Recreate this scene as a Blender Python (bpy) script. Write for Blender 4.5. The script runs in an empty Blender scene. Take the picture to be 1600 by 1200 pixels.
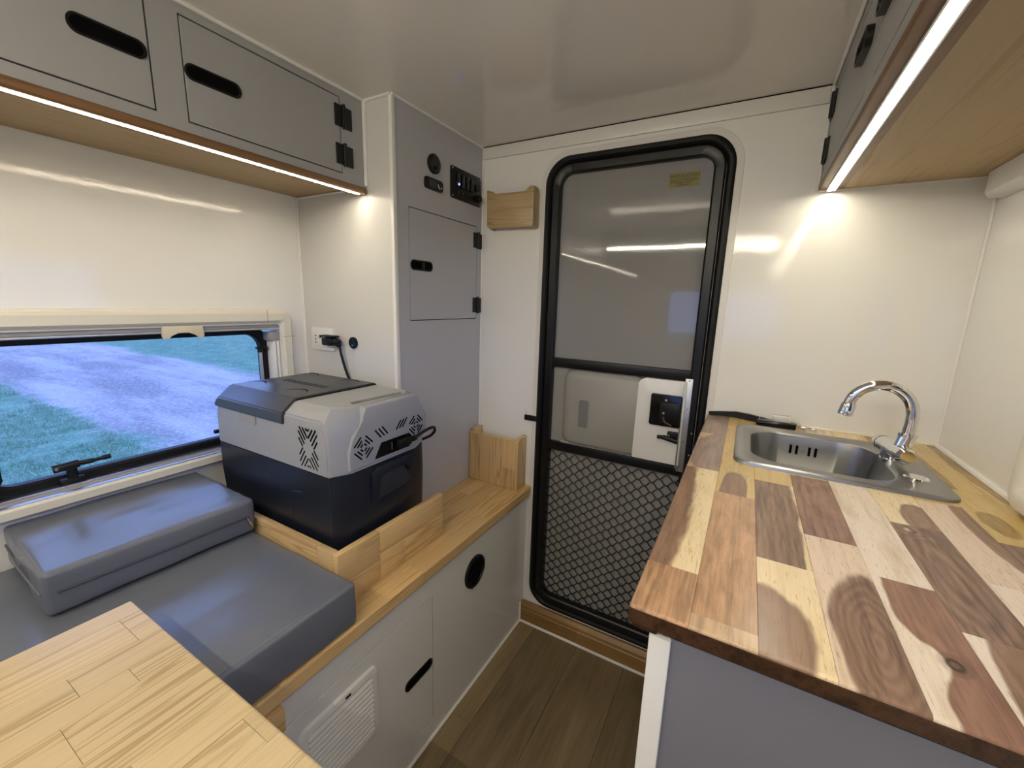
import bpy, bmesh, math, random
from mathutils import Vector, Matrix, noise

# ------------------------------------------------------------------ camera, world, exposure
scn = bpy.context.scene
COL = scn.collection
cam_d = bpy.data.cameras.new('camera')
cam = bpy.data.objects.new('camera', cam_d)
COL.objects.link(cam)
cam_d.sensor_width = 36.0
cam_d.lens = 647.3256 * 36.0 / 1600.0
cam_d.clip_start = 0.02
cam_d.clip_end = 300
RR = ((0.86918507, 0.49356555, 0.03017209), (0.12158697, -0.15417778, -0.98053344), (-0.47930566, 0.85593356, -0.19402017))
cam.matrix_world = Matrix(((RR[0][0], -RR[1][0], -RR[2][0], 0.0),
                           (RR[0][1], -RR[1][1], -RR[2][1], 0.0),
                           (RR[0][2], -RR[1][2], -RR[2][2], 1.28),
                           (0, 0, 0, 1)))
scn.camera = cam
scn.view_settings.view_transform = 'Standard'
scn.view_settings.look = 'None'
scn.view_settings.gamma = 1.0
scn.view_settings.use_curve_mapping = False
scn.view_settings.exposure = 1.75

SKY = (0.37, 0.58, 1.35)
SKY_STRENGTH = 0.64
LED_L = 33.0
LED_R = 13.0
LED_B = 135.0
world = bpy.data.worlds.new('dusk_sky')
scn.world = world
world.use_nodes = True
bg = world.node_tree.nodes['Background']
bg.inputs[0].default_value = (*SKY, 1)
bg.inputs[1].default_value = SKY_STRENGTH

# ------------------------------------------------------------------ material helpers
class NT:
    def __init__(self, name):
        self.m = bpy.data.materials.new(name)
        self.m.use_nodes = True
        self.t = self.m.node_tree
        self.b = self.t.nodes['Principled BSDF']
    def put(self, sock, v):
        if isinstance(v, bpy.types.NodeSocket):
            self.t.links.new(v, sock)
        elif isinstance(v, (tuple, list)):
            v = tuple(v)
            if sock.type == 'RGBA' and len(v) == 3: v = (*v, 1)
            sock.default_value = v
        else:
            sock.default_value = v
    def n(self, typ, props=None, **ins):
        nd = self.t.nodes.new(typ)
        for k, v in (props or {}).items(): setattr(nd, k, v)
        for k, v in ins.items():
            key = int(k[1:]) if k[0] == 'i' and k[1:].isdigit() else k.replace('_', ' ')
            self.put(nd.inputs[key], v)
        return nd
    def math(self, op, a, b=0.0, c=0.0):
        return self.n('ShaderNodeMath', {'operation': op}, i0=a, i1=b, i2=c).outputs[0]
    def mix(self, f, a, b, bt='MIX'):
        nd = self.t.nodes.new('ShaderNodeMix'); nd.data_type = 'RGBA'; nd.blend_type = bt
        self.put(nd.inputs[0], f); self.put(nd.inputs[6], a); self.put(nd.inputs[7], b)
        return nd.outputs[2]
    def pos(self):
        return self.n('ShaderNodeNewGeometry').outputs['Position']
    def scaled(self, v, s, off=None):
        r = self.n('ShaderNodeVectorMath', {'operation': 'MULTIPLY'}, i0=v, i1=s).outputs[0]
        if off is not None:
            r = self.n('ShaderNodeVectorMath', {'operation': 'ADD'}, i0=r, i1=off).outputs[0]
        return r
    def noise(self, v, scale, detail=2.0, rough=0.5, dist=0.0):
        return self.n('ShaderNodeTexNoise', None, Vector=v, Scale=scale, Detail=detail, Roughness=rough, Distortion=dist).outputs[0]
    def ramp(self, f, stops):
        nd = self.n('ShaderNodeValToRGB', None, Fac=f)
        cr = nd.color_ramp
        while len(cr.elements) < len(stops): cr.elements.new(0.5)
        for e, (p, c) in zip(cr.elements, stops):
            e.position = p; e.color = (*c, 1)
        return nd.outputs[0]
    def sstep(self, v, a, b):
        nd = self.n('ShaderNodeMapRange', {'interpolation_type': 'SMOOTHSTEP'}, Value=v)
        nd.inputs[1].default_value = a; nd.inputs[2].default_value = b
        return nd.outputs[0]
    def bump(self, h, strength, dist=0.001):
        self.put(self.b.inputs['Normal'], self.n('ShaderNodeBump', None, Height=h, Strength=strength, Distance=dist).outputs[0])
    def set(self, **k):
        for a, v in k.items(): self.put(self.b.inputs[a.replace('_', ' ')], v)
        return self

def plain(name, col, rough=0.5, metal=0.0, spec=0.5, bump=None, coat=0.0, var=0.0):
    t = NT(name)
    c = col
    if var:
        nz = t.noise(t.pos(), 7.0, 3.0)
        c = t.mix(nz, tuple(x * (1 - var) for x in col), tuple(min(1, x * (1 + var)) for x in col))
    t.set(Base_Color=c, Roughness=rough, Metallic=metal, Specular_IOR_Level=spec, Coat_Weight=coat)
    if bump:
        t.bump(t.noise(t.pos(), bump[0], 2.0), bump[1], bump[2] if len(bump) > 2 else 0.001)
    return t.m

def emitter(name, col, strength):
    t = NT(name)
    t.set(Base_Color=(0.8, 0.8, 0.8), Emission_Color=col, Emission_Strength=strength)
    return t.m

def pine(name, light, dark, axis, rough=0.33, var=0.12, knots=False):
    t = NT(name)
    rnd = t.n('ShaderNodeObjectInfo').outputs['Random']
    off = t.n('ShaderNodeCombineXYZ', None, X=t.math('MULTIPLY', rnd, 17.0), Y=t.math('MULTIPLY', rnd, 31.0), Z=t.math('MULTIPLY', rnd, 23.0)).outputs[0]
    sc = [1.0, 1.0, 1.0]; sc[axis] = 0.045
    p = t.scaled(t.pos(), tuple(sc), off)
    warp = t.noise(p, 9.0, 2.0)
    fig = t.math('ADD', t.noise(p, 30.0, 2.0, 0.5, 0.3), t.math('MULTIPLY', warp, 0.45))
    rings = t.math('SINE', t.math('MULTIPLY', fig, 52.0))
    sharp = t.math('MULTIPLY', t.sstep(rings, 0.0, 1.0), t.sstep(t.noise(p, 16.0, 2.0), 0.38, 0.62))
    fine = t.noise(t.scaled(t.pos(), tuple(1.0 if i != axis else 0.03 for i in range(3)), off), 420.0, 2.0)
    c = t.mix(t.math('MULTIPLY', sharp, 0.8), light, dark)
    c = t.mix(t.math('MULTIPLY', t.sstep(fine, 0.45, 0.8), 0.22), c, dark)
    tone = t.math('ADD', 1.0 - var, t.math('MULTIPLY', rnd, 2 * var))
    c = t.mix(1.0, c, t.n('ShaderNodeCombineXYZ', None, X=tone, Y=tone, Z=t.math('MULTIPLY', tone, 0.99)).outputs[0], 'MULTIPLY')
    t.set(Base_Color=c, Roughness=rough, Specular_IOR_Level=0.45)
    t.bump(fine, 0.12, 0.0006)
    return t.m

def acacia(name, heart, sap, ell, seed, rings=16.0, contrast=0.5, edge=(0.9, 1.06), knot=None, grey=0.0):
    """ell = (centre x, centre y, radius x, radius y): heartwood inside, sapwood outside; growth rings follow it"""
    t = NT(name)
    P = t.pos()
    s = t.n('ShaderNodeSeparateXYZ', None, Vector=P)
    so = (seed * 3.1, seed * 1.7, seed * 0.9)
    wob = t.math('MULTIPLY', t.math('SUBTRACT', t.noise(t.scaled(P, (1, .35, 1), so), 22.0, 3.0), 0.5), 0.75)
    dx = t.math('DIVIDE', t.math('SUBTRACT', s.outputs[0], ell[0]), ell[2])
    dy = t.math('DIVIDE', t.math('SUBTRACT', s.outputs[1], ell[1]), ell[3])
    d = t.math('SQRT', t.math('ADD', t.math('MULTIPLY', dx, dx), t.math('MULTIPLY', dy, dy)))
    d = t.math('ADD', d, wob)
    if knot:
        kx = t.math('SUBTRACT', s.outputs[0], knot[0]); ky = t.math('MULTIPLY', t.math('SUBTRACT', s.outputs[1], knot[1]), 0.8)
        kr = t.math('SQRT', t.math('ADD', t.math('MULTIPLY', kx, kx), t.math('MULTIPLY', ky, ky)))
        pull = t.math('POWER', 2.718, t.math('MULTIPLY', t.math('MULTIPLY', kr, kr), -1.0 / (knot[2] ** 2 * 5)))
        d = t.math('ADD', d, t.math('MULTIPLY', pull, 0.55))
    rg = t.math('SINE', t.math('ADD', t.math('MULTIPLY', d, rings), seed))
    rg = t.math('MULTIPLY', t.math('ADD', rg, 1.0), 0.5)
    streak = t.noise(t.scaled(P, (1, .06, 1), so), 130.0, 5.0, 0.65)
    streak2 = t.noise(t.scaled(P, (1, .16, 1), so), 30.0, 3.0, 0.55)
    hd = tuple(x * 0.45 for x in heart)
    f = t.math('ADD', t.math('MULTIPLY', rg, 0.45 * contrast), t.math('MULTIPLY', t.sstep(streak, 0.40, 0.66), 0.9 * contrast))
    f = t.math('ADD', f, t.math('MULTIPLY', t.sstep(streak2, 0.45, 0.75), 0.5 * contrast))
    hc = t.mix(t.math('MINIMUM', f, 1.0), heart, hd)
    sd = tuple(x * k for x, k in zip(sap, (0.74, 0.68, 0.58)))
    scol = t.mix(t.math('MINIMUM', t.math('ADD', t.math('MULTIPLY', t.sstep(streak, 0.46, 0.72), 0.6), t.math('MULTIPLY', t.sstep(streak2, .5, .75), 0.4 + grey)), 1.0), sap, sd)
    m = t.sstep(d, edge[0], edge[1])
    c = t.mix(m, hc, scol)
    pore = t.noise(t.scaled(P, (1, .10, 1), so), 520.0, 2.0, 0.6)
    c = t.mix(t.math('MULTIPLY', t.sstep(pore, 0.56, 0.72), 0.38), c, tuple(x * 0.5 for x in heart))
    if knot:
        kd = t.sstep(t.math('ADD', kr, t.math('MULTIPLY', wob, 0.012)), knot[2] * 0.25, knot[2] * 1.0)
        krg = t.math('MULTIPLY', t.math('ADD', t.math('SINE', t.math('MULTIPLY', kr, 900.0)), 1.0), 0.25)
        c = t.mix(t.math('MULTIPLY', t.math('SUBTRACT', 1.0, kd), t.math('SUBTRACT', 1.0, krg)), c, tuple(x * 0.16 for x in heart))
    t.set(Base_Color=c, Roughness=0.24, Specular_IOR_Level=0.5)
    hb = t.math('ADD', t.math('MULTIPLY', streak, 0.6), t.noise(P, 240.0, 2.0))
    t.bump(hb, 0.16, 0.0007)
    return t.m

# ------------------------------------------------------------------ mesh helpers
def box(bm, x0, x1, y0, y1, z0, z1, bev=0.0, seg=2, sel=None):
    x0, x1 = min(x0, x1), max(x0, x1); y0, y1 = min(y0, y1), max(y0, y1); z0, z1 = min(z0, z1), max(z0, z1)
    vs = [bm.verts.new((x, y, z)) for z in (z0, z1) for y in (y0, y1) for x in (x0, x1)]
    fs = [bm.faces.new([vs[i] for i in q]) for q in ((0, 2, 3, 1), (4, 5, 7, 6), (0, 1, 5, 4), (2, 6, 7, 3), (0, 4, 6, 2), (1, 3, 7, 5))]
    if bev > 0:
        c = Vector(((x0 + x1) / 2, (y0 + y1) / 2, (z0 + z1) / 2)); h = Vector(((x1 - x0) / 2, (y1 - y0) / 2, (z1 - z0) / 2))
        es = set()
        for f in fs:
            for e in f.edges:
                if sel is None: es.add(e)
                else:
                    m = (e.verts[0].co + e.verts[1].co) / 2 - c
                    if sel(tuple(round(m[i] / h[i]) for i in range(3))): es.add(e)
        bmesh.ops.bevel(bm, geom=list(es), offset=bev, segments=seg, affect='EDGES', profile=0.5)

def m3(axis, u, v, a):
    return ((a, u, v), (u, a, v), (u, v, a))[axis]

def prism(bm, pts, axis, a0, a1, bev=0.0, seg=2):
    lo = [bm.verts.new(m3(axis, u, v, a0)) for u, v in pts]
    hi = [bm.verts.new(m3(axis, u, v, a1)) for u, v in pts]
    n = len(pts)
    fs = [bm.faces.new(lo), bm.faces.new(hi[::-1])]
    for i in range(n):
        fs.append(bm.faces.new((lo[i], hi[i], hi[(i + 1) % n], lo[(i + 1) % n])))
    if bev:
        es = set(fs[0].edges) | set(fs[1].edges)
        bmesh.ops.bevel(bm, geom=list(es), offset=bev, segments=seg, affect='EDGES', profile=0.5)

def rr(u0, u1, v0, v1, r, n=6):
    r = min(r, (u1 - u0) / 2 - 1e-5, (v1 - v0) / 2 - 1e-5)
    out = []
    for cx, cy, a in ((u1 - r, v1 - r, 0), (u0 + r, v1 - r, 90), (u0 + r, v0 + r, 180), (u1 - r, v0 + r, 270)):
        for i in range(n + 1):
            t = math.radians(a + 90 * i / n)
            out.append((cx + r * math.cos(t), cy + r * math.sin(t)))
    return out

def ring(bm, loops):
    """loops: list of closed vertex loops (lists of 3d points, equal length), skinned one to the next and closed into a tube"""
    L = [[bm.verts.new(p) for p in lp] for lp in loops]
    n = len(L[0])
    for k in range(len(L)):
        A, B = L[k], L[(k + 1) % len(L)]
        for i in range(n):
            bm.faces.new((A[i], A[(i + 1) % n], B[(i + 1) % n], B[i]))

def frame(bm, axis, outer, inner, a0, a1, soft=0.0):
    o0 = [m3(axis, u, v, a0) for u, v in outer]; i0 = [m3(axis, u, v, a0) for u, v in inner]
    o1 = [m3(axis, u, v, a1) for u, v in outer]; i1 = [m3(axis, u, v, a1) for u, v in inner]
    ring(bm, [o0, o1, i1, i0])

def tube(bm, pts, r, n=8, caps=True):
    pts = [Vector(p) for p in pts]
    rad = r if isinstance(r, (list, tuple)) else [r] * len(pts)
    rings_ = []
    up = None
    for i, p in enumerate(pts):
        d = (pts[min(i + 1, len(pts) - 1)] - pts[max(i - 1, 0)]).normalized()
        if up is None:
            up = Vector((0, 0, 1)) if abs(d.z) < 0.9 else Vector((1, 0, 0))
        a = d.cross(up)
        if a.length < 1e-4: a = d.orthogonal()
        a.normalize(); b = a.cross(d).normalized(); up = b
        rings_.append([bm.verts.new(p + (a * math.cos(2 * math.pi * k / n) + b * math.sin(2 * math.pi * k / n)) * rad[i]) for k in range(n)])
    for A, B in zip(rings_, rings_[1:]):
        for k in range(n):
            bm.faces.new((A[k], A[(k + 1) % n], B[(k + 1) % n], B[k]))
    if caps:
        bm.faces.new(rings_[0][::-1]); bm.faces.new(rings_[-1])

def cyl(bm, c, axis, r, h0, h1, n=24, r2=None):
    """cylinder about an axis through c, from offset h0 to h1 along it"""
    r2 = r if r2 is None else r2
    a = [0, 0, 0]; a[axis] = 1
    A = Vector(c) + Vector(a) * h0; B = Vector(c) + Vector(a) * h1
    u, v = [(1, 2), (0, 2), (0, 1)][axis]
    def lp(C, q):
        out = []
        for k in range(n):
            p = list(C); p[u] += q * math.cos(2 * math.pi * k / n); p[v] += q * math.sin(2 * math.pi * k / n)
            out.append(bm.verts.new(p))
        return out
    a_, b_ = lp(A, r), lp(B, r2)
    for k in range(n):
        bm.faces.new((a_[k], a_[(k + 1) % n], b_[(k + 1) % n], b_[k]))
    bm.faces.new(a_[::-1]); bm.faces.new(b_)

def smooth_path(ctrl, per=8):
    """Catmull-Rom through control points"""
    P = [Vector(p) for p in ctrl]
    P = [P[0] * 2 - P[1]] + P + [P[-1] * 2 - P[-2]]
    out = []
    for i in range(1, len(P) - 2):
        p0, p1, p2, p3 = P[i - 1:i + 3]
        for k in range(per):
            t = k / per
            out.append(0.5 * ((2 * p1) + (p2 - p0) * t + (2 * p0 - 5 * p1 + 4 * p2 - p3) * t * t + (3 * p1 - p0 - 3 * p2 + p3) * t ** 3))
    out.append(P[-2])
    return out

def loft(bm, loops, cap0=True, cap1=True):
    L = [[bm.verts.new(p) for p in lp] for lp in loops]
    n = len(L[0])
    for A, B in zip(L, L[1:]):
        for i in range(n):
            bm.faces.new((A[i], A[(i + 1) % n], B[(i + 1) % n], B[i]))
    if cap0: bm.faces.new(L[0][::-1])
    if cap1: bm.faces.new(L[-1])

def softbox(bm, lo, hi, r, step=0.02, bulge=0.004, wrinkle=0.002, seed=0.0, drape=None):
    lo = Vector(lo); hi = Vector(hi); sz = hi - lo
    def coords(k):
        n = max(3, int((sz[k] - 2 * r) / step))
        c = [0, r * .12, r * .35, r * .7] + [r + (sz[k] - 2 * r) * i / n for i in range(n + 1)] + [sz[k] - r * .7, sz[k] - r * .35, sz[k] - r * .12, sz[k]]
        return c
    CC = [coords(k) for k in range(3)]
    N = [len(c) - 1 for c in CC]
    for ax in range(3):
        u, v = [i for i in range(3) if i != ax]
        for side in (0, 1):
            g = {}
            for i in range(N[u] + 1):
                for j in range(N[v] + 1):
                    p = [0, 0, 0]
                    p[ax] = hi[ax] if side else lo[ax]
                    p[u] = lo[u] + CC[u][i]
                    p[v] = lo[v] + CC[v][j]
                    fu = CC[u][i] / sz[u]; fv = CC[v][j] / sz[v]
                    p = Vector(p)
                    q = Vector([min(max(p[k], lo[k] + r), hi[k] - r) for k in range(3)])
                    d = p - q
                    if d.length > 1e-9: p = q + d.normalized() * r
                    b = bulge * (1 - (2 * fu - 1) ** 4) * (1 - (2 * fv - 1) ** 4)
                    w = wrinkle * noise.noise(Vector((p.x * 9 + seed, p.y * 9, p.z * 9))) + wrinkle * 0.6 * noise.noise(Vector((p.x * 24 + seed, p.y * 11 + p.x * 16, p.z * 20)))
                    nrm = d.normalized() if d.length > 1e-9 else Vector((0, 0, 0))
                    dz = Vector((0, 0, 0)); dz[ax] = (1 if side else -1) * b
                    if not (ax == 2 and side == 0): p = p + dz + nrm * w
                    g[i, j] = bm.verts.new(p)
            for i in range(N[u]):
                for j in range(N[v]):
                    q = [g[i, j], g[i + 1, j], g[i + 1, j + 1], g[i, j + 1]]
                    bm.faces.new(q)
    bmesh.ops.remove_doubles(bm, verts=bm.verts[:], dist=1e-5)

def obj(name, bm, mat, parent=None, smooth=False, loc=None, auto=True):
    bmesh.ops.recalc_face_normals(bm, faces=bm.faces[:])
    L = Vector((0, 0, 0))
    if parent is not None:
        L = ORG[parent.name]
    elif loc is not None:
        L = Vector(loc)
    if L.length > 0: bmesh.ops.translate(bm, verts=bm.verts[:], vec=-L)
    me = bpy.data.meshes.new(name)
    bm.to_mesh(me); bm.free()
    o = bpy.data.objects.new(name, me)
    COL.objects.link(o)
    if mat is not None: me.materials.append(mat)
    if smooth:
        for p in me.polygons: p.use_smooth = True
        if auto: me.set_sharp_from_angle(angle=math.radians(38))
    if parent is not None:
        o.parent = parent
    else:
        o.location = L
    ORG[o.name] = L
    return o
ORG = {}

def thing(name, label, cat, loc, group=None, kind=None):
    o = bpy.data.objects.new(name, None)
    o.empty_display_size = 0.05
    COL.objects.link(o); o.location = loc
    ORG[o.name] = Vector(loc)
    if kind: o['kind'] = kind
    o['label'] = label; o['category'] = cat
    if group: o['group'] = group
    return o

def tag(o, label, cat, group=None):
    o['label'] = label; o['category'] = cat
    if group: o['group'] = group
    return o

def struct(o, label=None, cat=None):
    o['kind'] = 'structure'
    if label: o['label'] = label
    if cat: o['category'] = cat
    return o

def B(name, mat, parent, *a, bev=0.0, seg=2, sel=None, smooth=None, loc=None):
    bm = bmesh.new(); box(bm, *a, bev=bev, seg=seg, sel=sel)
    return obj(name, bm, mat, parent, smooth=(bev > 0) if smooth is None else smooth, loc=loc)

# ------------------------------------------------------------------ materials
def wall_mat(name, col, bscale, bstr, rough, big=0.0):
    t = NT(name)
    P = t.pos()
    h = t.noise(P, bscale, 2.0, 0.6)
    if big: h = t.math('ADD', h, t.math('MULTIPLY', t.noise(P, 9.0, 1.0), big))
    t.set(Base_Color=col, Roughness=rough, Specular_IOR_Level=0.5)
    t.bump(h, bstr, 0.001)
    return t.m
M_wall = wall_mat('white_wall_panel', (0.82, 0.81, 0.78), 200.0, 0.11, 0.035, 0.5)
M_ceil = wall_mat('ceiling_panel', (0.82, 0.79, 0.75), 40.0, 0.03, 0.12, 1.0)
M_bench = wall_mat('bench_white_panel', (0.72, 0.72, 0.72), 60.0, 0.02, 0.14)
M_grey = plain('grey_laminate', (0.37, 0.365, 0.365), 0.38, bump=(700.0, 0.05))
M_greyside = plain('grey_laminate_lit_side', (0.64, 0.63, 0.61), 0.34, bump=(700.0, 0.05))  # same grey laminate, lightened for the led light on the cabinet side
M_panel = plain('counter_grey_panel', (0.19, 0.19, 0.225), 0.4)
M_greylit = plain('grey_laminate_lit_front', (0.50, 0.495, 0.51), 0.38, bump=(700.0, 0.05))  # lighter copy of the grey laminate; light on the tall front put into colour
M_bead = plain('white_sealant', (0.82, 0.80, 0.76), 0.35)
M_bead2 = plain('cream_sealant', (0.78, 0.73, 0.62), 0.4)
M_trim = plain('white_trim', (0.74, 0.72, 0.69), 0.3)
M_black = plain('black_plastic', (0.004, 0.004, 0.004), 0.42, spec=0.35)
M_blackg = plain('black_gloss', (0.003, 0.003, 0.003), 0.18, spec=0.4)
M_rubber = plain('black_rubber', (0.004, 0.004, 0.004), 0.5, spec=0.3)
M_gap = plain('dark_gap', (0.0015, 0.0015, 0.0015), 0.9, spec=0.1)
M_blackmetal = plain('black_coated_steel', (0.004, 0.004, 0.004), 0.36, spec=0.35)
M_white = plain('white_plastic', (0.78, 0.77, 0.74), 0.3)
M_cream = plain('cream_plastic', (0.74, 0.71, 0.62), 0.32)
M_creamtab = plain('aged_cream_plastic', (0.66, 0.60, 0.46), 0.35)
M_alu = plain('aluminium', (0.70, 0.71, 0.73), 0.3, 1.0)
M_blind = plain('grey_blind_fabric', (0.32, 0.31, 0.34), 0.6)
M_galv = plain('galvanised_steel', (0.52, 0.53, 0.52), 0.38, 1.0, var=0.15)
M_screw = plain('screw_steel', (0.7, 0.7, 0.7), 0.25, 1.0)
M_chrome = plain('chrome', (0.82, 0.82, 0.84), 0.06, 1.0)
def steel():
    t = NT('brushed_stainless')
    h = t.noise(t.scaled(t.pos(), (0.04, 1, 1)), 600.0, 2.0)
    t.set(Base_Color=(0.38, 0.38, 0.375), Roughness=t.math('ADD', 0.24, t.math('MULTIPLY', h, 0.14)), Metallic=1.0)
    t.bump(h, 0.05, 0.0004)
    return t.m
M_steel = steel()
M_coolgrey = plain('cooler_light_grey', (0.33, 0.335, 0.35), 0.42, bump=(900.0, 0.05))
M_coollid = plain('cooler_charcoal_lid', (0.050, 0.052, 0.058), 0.36, bump=(1200.0, 0.06))
M_cooldark = plain('cooler_navy_body', (0.009, 0.012, 0.021), 0.34, bump=(1200.0, 0.05))
M_covergrey = plain('grey_door_cover', (0.30, 0.29, 0.26), 0.42)
M_sheet = wall_mat('grey_glossy_sheet', (0.25, 0.245, 0.245), 70.0, 0.025, 0.04, 8.0)
M_lowpanel = plain('grey_lower_panel', (0.30, 0.29, 0.275), 0.35, var=0.08)
def vinyl(name, col):
    t = NT(name)
    P = t.pos()
    h = t.noise(t.scaled(P, (1, .5, 1)), 14.0, 3.0)
    t.set(Base_Color=t.mix(t.noise(P, 3.0, 2.0), tuple(x * 0.9 for x in col), tuple(x * 1.08 for x in col)), Roughness=0.25, Specular_IOR_Level=0.6)
    t.bump(t.math('ADD', h, t.math('MULTIPLY', t.noise(P, 900.0, 1.0), 0.05)), 0.16, 0.004)
    return t.m
M_vinyl = vinyl('grey_vinyl', (0.138, 0.150, 0.185))
M_pine = pine('pine_bench', (0.66, 0.45, 0.215), (0.45, 0.255, 0.095), 1)
M_pine_t = pine('pine_table', (0.62, 0.475, 0.265), (0.40, 0.265, 0.115), 1, rough=0.30, var=0.07)
M_pinex = pine('pine_cross', (0.66, 0.47, 0.24), (0.46, 0.27, 0.11), 0)
M_pinez = pine('pine_upright', (0.62, 0.43, 0.21), (0.40, 0.23, 0.09), 2)
M_pinew = pine('pine_wallbox', (0.50, 0.36, 0.185), (0.30, 0.19, 0.075), 0)
M_pinedark = pine('pine_step', (0.30, 0.17, 0.055), (0.17, 0.09, 0.028), 0)
M_ply = pine('plywood_underside', (0.45, 0.33, 0.18), (0.37, 0.25, 0.12), 1, rough=0.5, var=0.03)
M_lip = pine('wood_lip', (0.24, 0.125, 0.052), (0.16, 0.078, 0.03), 1, rough=0.4)
M_walnut = acacia('acacia_edge', (0.075, 0.036, 0.018), (0.12, .06, .03), (0, 0.5, 9, 9), 3.3, 12, 0.8)
M_ledL = emitter('led_diode_light', (1.0, 0.91, 0.70), LED_L)
M_ledLbase = emitter('led_tape_glow', (1.0, 0.91, 0.70), LED_L * 0.35)
M_ledR = emitter('led_diffuser_light', (1.0, 0.91, 0.70), LED_R)
M_ledB = emitter('led_rear_light', (1.0, 0.91, 0.72), LED_B)
M_blue = emitter('blue_indicator', (0.04, 0.06, 1.0), 4.0)
def floor_mat():
    t = NT('vinyl_floor_plank')
    rnd = t.n('ShaderNodeObjectInfo').outputs['Random']
    off = t.n('ShaderNodeCombineXYZ', None, X=t.math('MULTIPLY', rnd, 9.0), Y=t.math('MULTIPLY', rnd, 5.0), Z=0.0).outputs[0]
    p = t.scaled(t.pos(), (1, .14, 1), off)
    a = t.noise(p, 14.0, 4.0, 0.6, 0.5)
    f = t.noise(t.scaled(t.pos(), (1, .05, 1), off), 160.0, 3.0)
    v = t.math('ADD', t.math('MULTIPLY', a, 0.7), t.math('MULTIPLY', f, 0.3))
    c = t.ramp(v, [(0.3, (0.13, 0.092, 0.046)), (0.52, (0.235, 0.170, 0.090)), (0.75, (0.34, 0.255, 0.145))])
    tone = t.math('ADD', 0.78, t.math('MULTIPLY', rnd, 0.44))
    c = t.mix(1.0, c, t.n('ShaderNodeCombineXYZ', None, X=tone, Y=tone, Z=tone).outputs[0], 'MULTIPLY')
    t.set(Base_Color=c, Roughness=0.36)
    t.bump(f, 0.15, 0.0006)
    return t.m
M_floor = floor_mat()
def glass_mat(name, tint, gloss=0.08):
    t = NT(name)
    t.t.nodes.remove(t.b)
    tr = t.n('ShaderNodeBsdfTransparent', None, Color=tint).outputs[0]
    gl = t.n('ShaderNodeBsdfGlossy', None, Color=(1, 1, 1), Roughness=0.03).outputs[0]
    fr = t.n('ShaderNodeFresnel', None, IOR=1.38).outputs[0]
    mx = t.n('ShaderNodeMixShader', None, i0=fr, i1=tr, i2=gl).outputs[0]
    t.t.links.new(mx, t.t.nodes['Material Output'].inputs[0])
    return t.m
M_glass = glass_mat('acrylic_pane', (0.95, 0.98, 1.0))

# ------------------------------------------------------------------ dimensions
XL, XR, YD, YB, ZC = -1.332, 0.4345, 1.349, -1.90, 1.817
XC, YC = -0.902, 0.903          # tall cabinet: front, side
XF = -1.005                     # front of the left overhead cabinet
ZB = 0.585                      # bench top
XBF = -0.673                    # bench face
ZK = 0.968                      # kitchen counter top

# ------------------------------------------------------------------ setting
fl = B('floor', plain('floor_base', (0.04, 0.03, 0.02), 0.6), None, XL - .03, XR + .03, YB - .03, YD + .06, -0.05, -0.003)
struct(fl, 'dark brown wood-look plank floor of the aisle', 'floor')
xs = [XBF - .06, -0.60, -0.42, -0.24, -0.06, 0.12, 0.30, XR]
random.seed(4)
for i in range(len(xs) - 1):
    ys = [YB, -0.55 + 0.3 * (i % 3), 0.62 + 0.25 * ((i + 1) % 3) - (0.9 if i == 2 else 0), YD]
    if i in (1, 2): ys = [YB, -0.2 + .3 * (i % 2), YD]
    ys = sorted(ys)
    for y0, y1 in zip(ys, ys[1:]):
        B('plank', M_floor, fl, xs[i] + .0004, xs[i + 1] - .0004, y0 + .0004, y1 - .0004, -0.003, 0.0, bev=0.0005, seg=1)
ce = B('ceiling', M_ceil, None, XL - .03, XR + .03, YB - .03, YD + .06, ZC, ZC + .04)
struct(ce, 'white glossy ceiling panel', 'ceiling')

def wall_x(name, x0, x1, y0, y1, z0, z1, hole, mat, label):
    hy0, hy1, hz0, hz1 = hole
    bm = bmesh.new()
    box(bm, x0, x1, y0, hy0, z0, z1); box(bm, x0, x1, hy1, y1, z0, z1)
    box(bm, x0, x1, hy0, hy1, z0, hz0); box(bm, x0, x1, hy0, hy1, hz1, z1)
    return struct(obj(name, bm, mat), label, 'wall')
def wall_y(name, y0, y1, x0, x1, z0, z1, hole, mat, label):
    hx0, hx1, hz0, hz1 = hole
    bm = bmesh.new()
    box(bm, x0, hx0, y0, y1, z0, z1); box(bm, hx1, x1, y0, y1, z0, z1)
    box(bm, hx0, hx1, y0, y1, z0, hz0); box(bm, hx0, hx1, y0, y1, hz1, z1)
    return struct(obj(name, bm, mat), label, 'wall')
WH = (0.150, 0.80, 0.812, 1.196)
wall_x('wall_left', XL - .034, XL, YB, YD + .05, 0, ZC, WH, M_wall, 'glossy white side wall around the wide window')
W2 = (-0.05, 0.93, 1.005, 1.42)
wall_x('wall_right', XR, XR + .034, YB, YD + .05, 0, ZC, W2, M_wall, 'white side wall beside the kitchen counter')
DO = (-0.615, -0.108, 0.10, 1.722)
wall_y('wall_front', YD, YD + .03, XL, XR, 0, ZC, DO, M_wall, 'white end wall with the entrance door')
WR = (-0.75, 0.25, 0.90, 1.45)
wall_y('wall_rear', YB - .03, YB, XL, XR, 0, ZC, WR, M_wall, 'white end wall behind the camera')

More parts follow.
